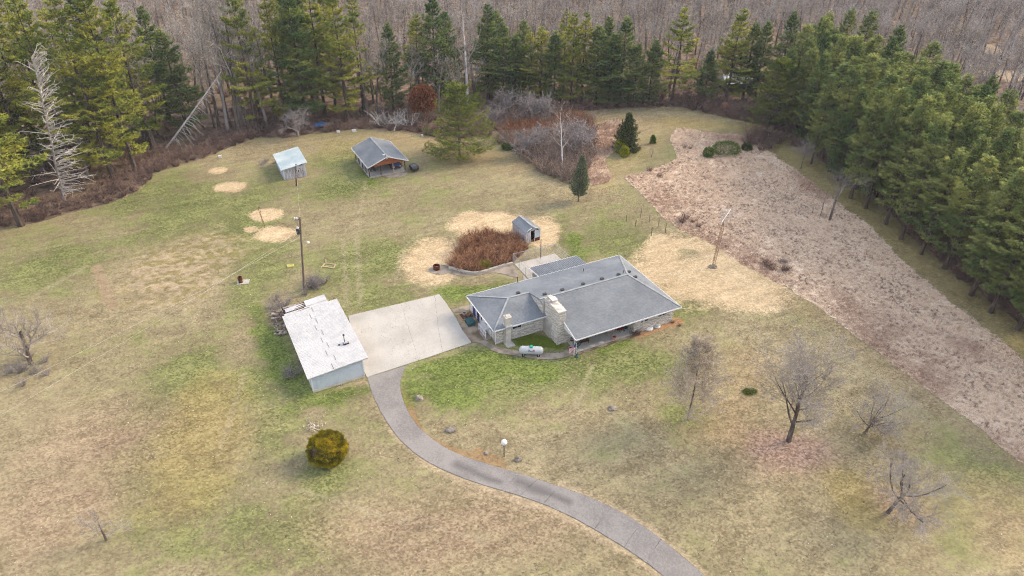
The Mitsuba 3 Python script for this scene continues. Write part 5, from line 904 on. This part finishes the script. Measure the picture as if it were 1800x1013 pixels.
v, f = tuftball(46, 2.9, 2.7, h * .36, 9000, .42, .22, .35, .75); part(t, 'crown', MB(fr).raw(v + [0, 0, h * .28], f).get(), 'm_oak')
for px, hh, sd in (((49.54, 159.59), 3.0, 3), ((66.69, 102.24), 2.2, 4), ((-79.08, 147.78), 3.0, 5)):
    t = thing('beech_sapling', ('pale orange leaved sapling below the far shed', 'small orange leaved sapling at the right wood edge', 'yellow leaved sapling under the left pines')[sd - 3], 'sapling'); tr, br = bare(80 + sd, hh, dict(n=[6, 3], tw=3, h0=.9, twl=.3)); fr = Fr(*px); part(t, 'trunk', MB(fr).raw(*tr).get(), 'm_bark')
    v, f = tuftball(90 + sd, .9, .9, hh * .4, 700, .3, .16, .3, .8); part(t, 'leaves', MB(fr).raw(v + [0, 0, .5], f).get(), 'm_terra')
# ---------------------------------------------------------------- bare trees on the lawn and in the field
x, y, h = 20.37, 58.05, 12.38; tr, br = bare(51, h, dict(n=[56, 7, 3], a=[62, 40, 40], l=[.42, .42, .5], s=[.10, .15, .2], wob=.07, up=[.05, .6, .3], cone=.80, tw=18, twl=.55, r=.36, r0=.0125, h0=1.0, tap=.9), .026)
tree1('larch_tree', 'upright brownish bare larch with a straight trunk on the lawn below the house', 'tree', x, y, tr, br, 'm_bark', 'm_larch', pn='branches')
x, y, h = 30.94, 54.93, 16.06; tr, br = bare(58, h, dict(n=[12, 7, 5, 3], a=[38, 36, 38, 40], l=[.66, .55, .5, .5], s=[.22, .18, .15, .1], wob=.10, up=[.05, .5, .3, .2], cone=.35, tw=9, twl=.7, r=.62, r0=.023, h0=.72, tap=.88, tup=.4, thick=1, rmin=.011), .026)
tree1('bare_tree', 'largest bare tree of the right lawn with steep grey limbs over reddish leaf litter', 'tree', x, y, tr, br, 'm_bark', 'm_twig', rot=30, pn='branches')
x, y, h = 39.94, 56.19, 7.97; tr, br = bare(61, h, dict(n=[8, 6, 5, 3], a=[56, 44, 42, 40], l=[1.5, .6, .5, .5], s=[.35, .15, .12, .1], wob=.15, up=[.05, .35, .15, .1], cone=.0, tw=9, twl=.5, r=.62, r0=.021, h0=.36, tap=.5, thick=1, rmin=.009), .022)
tree1('bare_tree', 'low rounded bare tree between the largest lawn tree and the dry field', 'tree', x, y, tr, br, 'm_bark', 'm_twig', rot=80, pn='branches')
x, y, h = 37.69, 45.29, 8.62; tr, br = bare(66, h, dict(n=[7, 6, 5, 3], a=[60, 44, 40, 40], l=[1.35, .55, .5, .5], s=[.6, .2, .12, .1], wob=.15, up=[.0, .35, .2, .1], cone=.0, tw=9, twl=.5, r=.62, r0=.021, h0=.34, tap=.35, thick=1, rmin=.009), .022, lean=(.20, .05))
tree1('bare_tree', 'crooked spreading bare tree nearest the lower right corner', 'tree', x, y, tr, br, 'm_bark', 'm_twig', pn='branches')
x, y, h = -38.23, 41.19, 4.79; tr, br = bare(71, h, dict(n=[4, 4, 3], a=[38, 40, 40], l=[.9, .6, .5], s=[.2, .2, .1], wob=.2, tw=30, twl=.4, r=.6, r0=.02, h0=.4, tap=.5), .012)
tree1('bare_sapling', 'small grey bare sapling alone near the lower left corner', 'tree', x, y, tr, br, 'm_bark', 'm_twig', pn='branches')
x, y, h = -60.1, 66.64, 9.16; tr, br = bare(76, h, dict(n=[8, 7, 4], a=[60, 62, 40], l=[.9, .75, .4], s=[.12, .2, .1], wob=.14, up=[.0, .15, .9], tw=14, twl=.8, r=.55, r0=.027, h0=.4, tap=.5, tup=.9), .018)
tree1('old_apple_tree', 'old pollarded bare tree with upright shoots at the left edge', 'tree', x, y, tr, br, 'm_bark', 'm_twig', pn='branches')
for lb, (x, y, h), sd, kw in (('forked bare tree standing in the dry field by the mown strip', (54.84, 106.78, 10.09), 81, dict(n=[5, 6, 4], a=[30, 38, 40], l=[.85, .5, .5], s=[.35, .25, .2], h0=.55, tw=4, up=[.05, .2, .2])), ('thin bare sapling just left of the forked tree', (53.68, 108.22, 5.89), 82, dict(n=[5, 3], a=[35, 40], l=[.3, .5], h0=.9, tw=3, r0=.014)), ('low dead stub left of the thin sapling', (52.91, 109.69, 2.01), 83, dict(n=[4, 3], a=[60, 50], l=[.7, .5], h0=.8, tw=3, up=[0, -.2, 0], r0=.03)), ('round topped bare tree at the upper edge of the dry field', (57.25, 128.42, 6.66), 84, dict(n=[7, 7, 5], a=[42, 42, 40], l=[.7, .5, .5], h0=.6, tw=7, s=[.4, .2, .1])), ('leafless sapling below the tiny conifer on the path', (28.26, 133.29, 2.59), 85, dict(n=[5, 4], a=[50, 45], l=[.6, .5], h0=.7, tw=5, r0=.03)), ('bare bushy sapling in the dry field left of the forked tree', (50.16, 108.98, 2.45), 86, dict(n=[6, 4], a=[40, 45], l=[.6, .5], h0=.7, tw=4, r0=.02))):
    tr, br = bare(sd, h, kw, .022); tree1('bare_tree', lb, 'tree', x, y, tr, br, 'm_bark', 'm_bare', pn='branches')
# dead trees
def snag(seed, H, r0, nbr, blen, z0, side=None, el=8):
    R = np.random.default_rng(seed); m, b = MB(), MB(); zt = np.linspace(0, H, 8); tx = np.cumsum(np.r_[0, R.normal(0, .08, 7)]); m.tube(np.c_[tx, tx * .3, zt], np.linspace(r0, .04, 8), 8)
    for i in range(nbr):
        f = z0 + (1 - z0) * (i + R.random()) / nbr; az = R.uniform(0, 6.28) if side is None or R.random() < .3 else side + R.normal(0, .7); L = blen * (1 - f * .55) * R.uniform(.5, 1.1); s = np.linspace(0, 1, 6); e = math.radians(el + 40 * f)
        h = np.array([math.cos(az), math.sin(az), 0]); p = np.array([np.interp(f * H, zt, tx), np.interp(f * H, zt, tx) * .3, f * H]) + h * (L * s * math.cos(e))[:, None] + np.c_[R.normal(0, .05, (6, 2)) * s[:, None] * L * .3, L * s * math.sin(e) - .25 * L * s * s + .12 * L * s ** 3]
        b.tube(p, np.linspace(.085, .022, 6), 4, False)
        for j in range(4): q = p[2 + j % 4]; b.tube([q, q + (h * .6 + R.normal(0, .5, 3)) * L * .22], [.035, .014], 3, False)
    return m.get(), b.get()
x, y, h = -79.34, 109.73, 25.91; tr, br = snag(3, h, .24, 150, 6.0, .08, -.3); tr[0][:, 0] += .17 * tr[0][:, 2]; br[0][:, 0] += .17 * br[0][:, 2]; tree1('dead_pine', 'standing silver dead pine with many bare branches in the left stand', 'dead tree', x, y, tr, br, 'm_bare', 'm_dead', pn='branches')
p0 = np.array([*(-71.75, 135.08), .2]); p1 = np.array([*(-59.76, 142.04), 14.0]); t = thing('leaning_dead_trunk', 'long bleached dead trunk leaning right at the left wood edge', 'dead tree'); part(t, 'trunk', MB().tube([p0, lerp(p0, p1, .5) + [0, 0, -.1], p1], [.22, .16, .07], 8).get(), 'm_dead')
mb = MB()
for i in range(44):
    s = .10 + .87 * i / 44; q = lerp(p0, p1, s); L = R.uniform(1.8, 5.0) * (1.15 - s); e = q + np.array([R.uniform(.5, 1.0), -.4 + R.uniform(-.5, .5), -R.uniform(.25, .8)]) * L; mb.tube([q, lerp(q, e, .5) + [0, 0, .12 * L], e], [.07, .05, .02], 4, False)
part(t, 'branches', mb.get(), 'm_dead')
x, y, h = -10.99, 160.87, 27.36; tr, br = bare(131, h, dict(n=[9, 5, 4], a=[42, 42, 40], l=[.45, .5, .5], s=[.3, .2, .2], wob=.12, h0=.85, tw=5, r0=.018, r=.45), .03); tree1('bare_tree', 'tall pale grey bare tree rising behind the olive conifer', 'tree', x, y, tr, br, 'm_dead', 'm_bare', pn='branches')
x, y, h = 9.63, 126.95, 14.39; tr, br = bare(135, h, dict(n=[8, 4, 3], a=[42, 42, 40], l=[.36, .5, .5], s=[.3, .2, .2], wob=.10, h0=.9, tw=3, r0=.013, r=.5), .025, lean=(-.04, 0)); tree1('birch_tree', 'white barked bare tree rising from the brush island', 'tree', x, y, tr, br, 'm_white', 'm_dead', pn='branches')
x, y, h = -33.2, 153.39, 22.37; tr, br = bare(137, h, dict(n=[9, 5, 3], a=[40, 42, 40], l=[.4, .5, .5], s=[.45, .2, .2], h0=.9, tw=4, r0=.022), .03); tree1('bare_tree', 'thick dark bare trunk behind the fallen white limbs', 'tree', x, y, tr, br, 'm_bark', 'm_bare', pn='branches')
t = thing('fallen_limbs', 'tangle of bleached fallen tree limbs at the wood edge', 'fallen tree'); mb = MB(); c = np.array([*(-26.92, 147.9), 0]); RB = np.random.default_rng(9)
part(t, 'trunk', MB().tube([c + [-4.5, 2.0, .3], c + [-1, 1.2, .7], c + [2.5, 1.6, .9], c + [6.5, 1.8, .7]], [.22, .2, .15, .07], 7).get(), 'm_dead')
part(t, 'arching_limb', MB().tube([c + [.6, -1.8, .1], c + [1.1, -.6, 1.4], c + [2.2, .2, 1.9], c + [3.6, .8, 1.6]], [.13, .12, .10, .06], 6).get(), 'm_dead')
for i in range(44):
    q = c + [RB.uniform(-4.5, 5.5), RB.uniform(-.5, 2.5), RB.uniform(.2, .8)]; d = np.array([RB.normal(0, .9), RB.normal(0, .5), abs(RB.normal(.9, .6))]); mb.tube([q, q + d * .9 + RB.normal(0, .15, 3), q + d * 1.9 + RB.normal(0, .3, 3)], [.10, .075, .025], 4, False)
    for j in range(3): e = q + d * (.7 + .4 * j); mb.tube([e, e + d * .5 + RB.normal(0, .45, 3)], [.045, .015], 3, False)
part(t, 'branches', mb.get(), 'm_dead')
# grey shrubs of the brush island and wood edge
for i in range(4):
    tr, br = bare(160 + i, 4.2, dict(n=[8, 6, 4], a=[45, 45, 42], l=[.9, .55, .5], s=[.1, .15, .1], wob=.16, up=[.1, .3, .2], tw=4, twl=.55, r=.6, r0=.024, h0=.5, tap=.5, rmin=.016), .036); group(f'source_shrub_{i}', [('trunk', tr, 'm_bare'), ('branches', br, 'm_bare')])
for i, (a, lb) in enumerate((((-46.41, 142.66, 6.92), 'wide grey bare shrub beside the blue tarpaulin'), ((-2.0, 156.15, 7.31), 'grey bare shrub at the back left of the brush island'), ((4.14, 152.66, 7.85), 'tallest grey bare shrub at the back of the brush island'), ((6.77, 153.83, 6.22), 'grey bare shrub at the back right of the brush island'), ((4.75, 134.14, 7.28), 'broad grey bare shrub in the middle of the brush island'), ((1.46, 131.73, 6.62), 'grey bare shrub on the left flank of the brush island'), ((12.54, 133.46, 8.44), 'grey bare shrub on the right flank of the brush island'), ((15.44, 137.41, 5.82), 'low grey bare shrub nearest the spruce'), ((-4.44, 148.88, 5.59), 'grey bare shrub half behind the olive conifer'))):
    x, y, h = a; k = thing('bare_shrub', lb, 'shrub'); inst(k, f'source_shrub_{i % 4}', x, y, h / 4.2 * (1.15 if i else 1.4), 77 * i, h / 4.2)
# ---------------------------------------------------------------- brush and undergrowth
def brushwork(pts, hs, seed, n=30, w=.028, spread=1.0):
    V = [stems(seed + i, n, 1.0, 1.0, w) for i in range(6)]; R = np.random.default_rng(seed); m = MB()
    for (x, y), h in zip(pts, hs):
        v, f = V[int(R.integers(6))]; a = R.uniform(0, 6.28); c_, s_ = math.cos(a), math.sin(a); q = v @ np.array([[c_, s_, 0], [-s_, c_, 0], [0, 0, 1]]) * [h * spread, h * spread, h]; m.raw(q + [x, y, 0], f)
    return m.get()
R = np.random.default_rng(31)
BED = Polygon([(-9.38, 90.37), (-7.66, 89.42), (-5.22, 89.15), (-3.0, 90.16), (-0.22, 91.87), (2.31, 96.43), (0.38, 99.7), (-3.69, 101.13), (-7.51, 98.41), (-8.53, 94.44)])
pts = poisson(BED, .62, R, 9000); hs = .6 + .9 * meshkit.noise(np.c_[pts, pts[:, 0] * 0] / 2.2) + R.uniform(-.2, .5, len(pts)); solo('brush', brushwork(pts, hs, 200, 30, .034), 'm_brush', 'mass of brown dead brush filling the bed behind the house', 'brush', kind='stuff')
sheet('ground_bed', np.array(BED.buffer(.3).exterior.coords)[:-1], 'm_mulch', 'dark soil of the brush bed', -.005, .02)
for i, (px, hh) in enumerate((((-8.11, 94.97), 3.6), ((-6.54, 96.07), 2.6))):
    tr, br = bare(210 + i, hh, dict(n=[6, 5, 3], a=[40, 40, 40], l=[.7, .5, .5], s=[.1, .2, .1], h0=.6, tw=4, twl=.3, r0=.018), .02); tree1('brush_sapling', ('tallest brown bare sapling at the left of the brush bed', 'second brown bare sapling in the brush bed')[i], 'sapling', *px, tr, br, 'm_brush', 'm_brush', pn='branches')
ISL = Polygon([(-1.89, 147.92), (-3.97, 140.61), (0.29, 137.01), (3.17, 130.36), (6.9, 123.19), (10.59, 120.74), (12.61, 121.8), (15.1, 129.27), (17.2, 139.62), (17.14, 153.04), (11.59, 158.45), (3.59, 158.98)])
pts = poisson(ISL, 1.15, R, 9000); hs = R.uniform(1.2, 2.6, len(pts)); solo('brush', brushwork(pts, hs, 230, 30, .03), 'm_island', 'brown bramble and brush covering the island in the far lawn', 'brush', kind='stuff')
band = forest_poly.boundary.buffer(9).intersection(forest_poly).intersection(sbox(-140, 60, 150, 215)); near_ = forest_poly.boundary.buffer(4.0).intersection(forest_poly).intersection(sbox(-140, 60, 150, 215))
pts = poisson(band, 1.9, R, 40000); p2 = poisson(near_, 1.25, R, 40000); p3 = poisson(forest_poly.boundary.buffer(34).intersection(forest_poly).intersection(sbox(-160, 60, 150, 215)), 3.6, R, 40000); pts = np.vstack([pts, p2, p3]); hs = R.uniform(.7, 2.2, len(pts)) * np.where(pts[:, 0] > 42, 1.45, 1.0); solo('undergrowth', brushwork(pts, hs, 260, 26, .03, .9), 'm_under', 'brown leafless undergrowth along the wood edge', 'undergrowth', kind='stuff')
for px, s, lb in (((53.39, 141.54), (22, 2.6), 'dark brown bush below the leaning olive conifer'), ((30.21, 105.83), (5, 1.1), 'dark bramble with two posts at the field edge'), ((40.71, 92.18), (5, 1.2), 'brown bramble at the field edge below the aerial mast'), ((42.21, 92.71), (3, .9), 'small bramble right of the field edge bramble'), ((28.37, 123.72), (2, 1.0), 'small red brown bush at the field tip'), ((27.23, 126.85), (2, .9), 'low brown bush left of the field tip'), ((36.19, 137.97), (2, .9), 'brown bush in the pale weeds above the field'), ((-33.33, 78.72), (7, 1.3), 'twiggy brush at the back corner of the ruined lean-to'), ((-29.48, 84.05), (8, 1.7), 'twiggy brush round the foot of the tall utility pole'), ((-26.33, 66.09), (7, 1.1), 'dead brush along the left garage wall'), ((-60.07, 65.02), (9, 1.2), 'grey brush round the foot of the old pollarded tree'), ((16.23, 73.99), (3, .8), 'brown shrub at the right porch corner'), ((21.97, 77.02), (3, .7), 'brown shrub at the right house corner'), ((-48.2, 129.04), (6, .8), 'rusty weeds along the left wall of the pale blue shed'), ((42.33, 58.01), (2, .7), 'small brown bush beside the low rounded tree')):
    n, h = s; c = np.array(px) + R.normal(0, (.42 if n > 4 else .22) * math.sqrt(n), (n, 2)) * [1.3, 1]; solo('bramble', brushwork(c, np.full(n, h) * R.uniform(.7, 1.15, n), 300 + n, 36, .022), 'm_under' if 'dark' in lb or 'brown' in lb else 'm_bare', lb, 'bush')
x0 = np.array([*(-22.2, 56.35)]); solo('leaf_pile', blades(np.c_[x0 + RNG.normal(0, .45, (160, 2)), RNG.uniform(.02, .22, 160)], RNG.normal(0, .22, (160, 3)), .12, RNG, True), 'm_leaf', 'pile of pale dead leaves and sticks behind the golden shrub', 'leaves', kind='stuff')
# ---------------------------------------------------------------- the bare wood beyond
for i in range(5):
    tr, br = bare(400 + i, (15.0, 18.0, 19.5, 16.5, 18.5)[i], dict(n=[9, 4, 3], a=[33, 38, 40], l=[.40, .5, .5], s=[.42, .25, .2], wob=.11, up=[.05, .6, .3], cone=.35, tw=4, twl=1.1, r=.55, r0=.017, h0=.85, rmin=.03), .055); group(f'source_bare_{i}', [('trunk', tr, ('m_bark', 'm_grey_bark')[i % 2]), ('branches', br, 'm_twig_far')])
WOOD = forest_poly.intersection(Polygon([(-120, 60), (-330, 330), (330, 330), (300, 240), (160, 120), (100, 60)])).difference(RS.buffer(0).buffer(2)).buffer(-11)
q = np.vstack([poisson(WOOD, 5.2, R, 90000), poisson(Polygon([(-330, 332), (-460, 470), (460, 470), (330, 332)]), 8.5, R, 9000)]); P_ = np.array(PINES); q = q[[((P_ - c) ** 2).sum(1).min() > 5 for c in q]]; q = q[(np.abs(q[:, 0]) < .80 * q[:, 1] + 12)]
q = q[[(dr_ := math.hypot(x - ((135.5, 192.1, 9.6, 6.1, 0))[0], (y - ((135.5, 192.1, 9.6, 6.1, 0))[1]) * 1.5)) > 7 for x, y in q]]; q = q[np.argsort(np.hypot(q[:, 0], q[:, 1]))]
for i, (x, y) in enumerate(q):
    if i < 300: k = thing('wood_tree', 'slender bare deciduous tree in the leafless wood behind the pines', 'tree', 'bare trees of the wood')
    else: k = 'woods' if i == 300 else f'woods__{i - 300:03d}'
    inst(k, f'source_bare_{int(R.integers(5))}', x, y, R.uniform(.85, 1.2), R.uniform(0, 360), R.uniform(.8, 1.15))
lab('woods', 'leafless grey wood filling the distance', 'wood', kind='stuff')
for x, y, h in ((-61.82, 143.54, 26.41), (-64.72, 146.14, 24.76), (-57.59, 144.99, 28.26), (-59.41, 142.95, 27.6), (-54.7, 147.79, 23.4), (-53.09, 149.23, 24.21), (-31.69, 155.27, 21.96), (-24.34, 157.37, 15.56), (-45.0, 154.88, 18.4), (-76.75, 137.07, 24.55), (-60.78, 149.01, 26.37)):
    k = thing('wood_tree', 'bare grey deciduous tree between the left hand pines', 'tree', 'bare trees among the left pines'); inst(k, f'source_bare_{int(R.integers(5))}', x, y, h / 17, R.uniform(0, 360))
for px, hh in (((150.42, 236.15), 17), ((147.31, 210.9), 15)):
    tr, br = bare(int(hh) * 9, hh, dict(n=[6, 4, 3], a=[35, 40, 40], l=[.5, .5, .5], s=[.3, .2, .2], h0=.8, tw=4, r0=.016, r=.55), .03); tree1('sycamore_tree', 'white limbed bare tree in the grey wood, ' + ('upper' if hh == 17 else 'lower') + ' one at the far right', 'tree', *px, tr, br, 'm_white', 'm_dead', pn='branches')
# ---------------------------------------------------------------- the air
scene['air'] = {'type': 'homogeneous', 'albedo': {'type': 'rgb', 'value': [.95, .955, .965]}, 'sigma_t': {'type': 'rgb', 'value': [.00014, .00015, .00018]}}
scene['haze'] = {'type': 'cube', 'to_world': T().translate([0, 600, 29.5]).scale([960, 960, 31.0]), 'bsdf': {'type': 'null'}, 'interior': {'type': 'ref', 'id': 'air'}}
scene['camera']['medium'] = {'type': 'ref', 'id': 'air'}; lab('haze', 'thin pale haze in the air over the valley', 'haze', kind='stuff')
print(len(q), 'wood trees', len(PINES), 'pines', len(scene), 'entries')
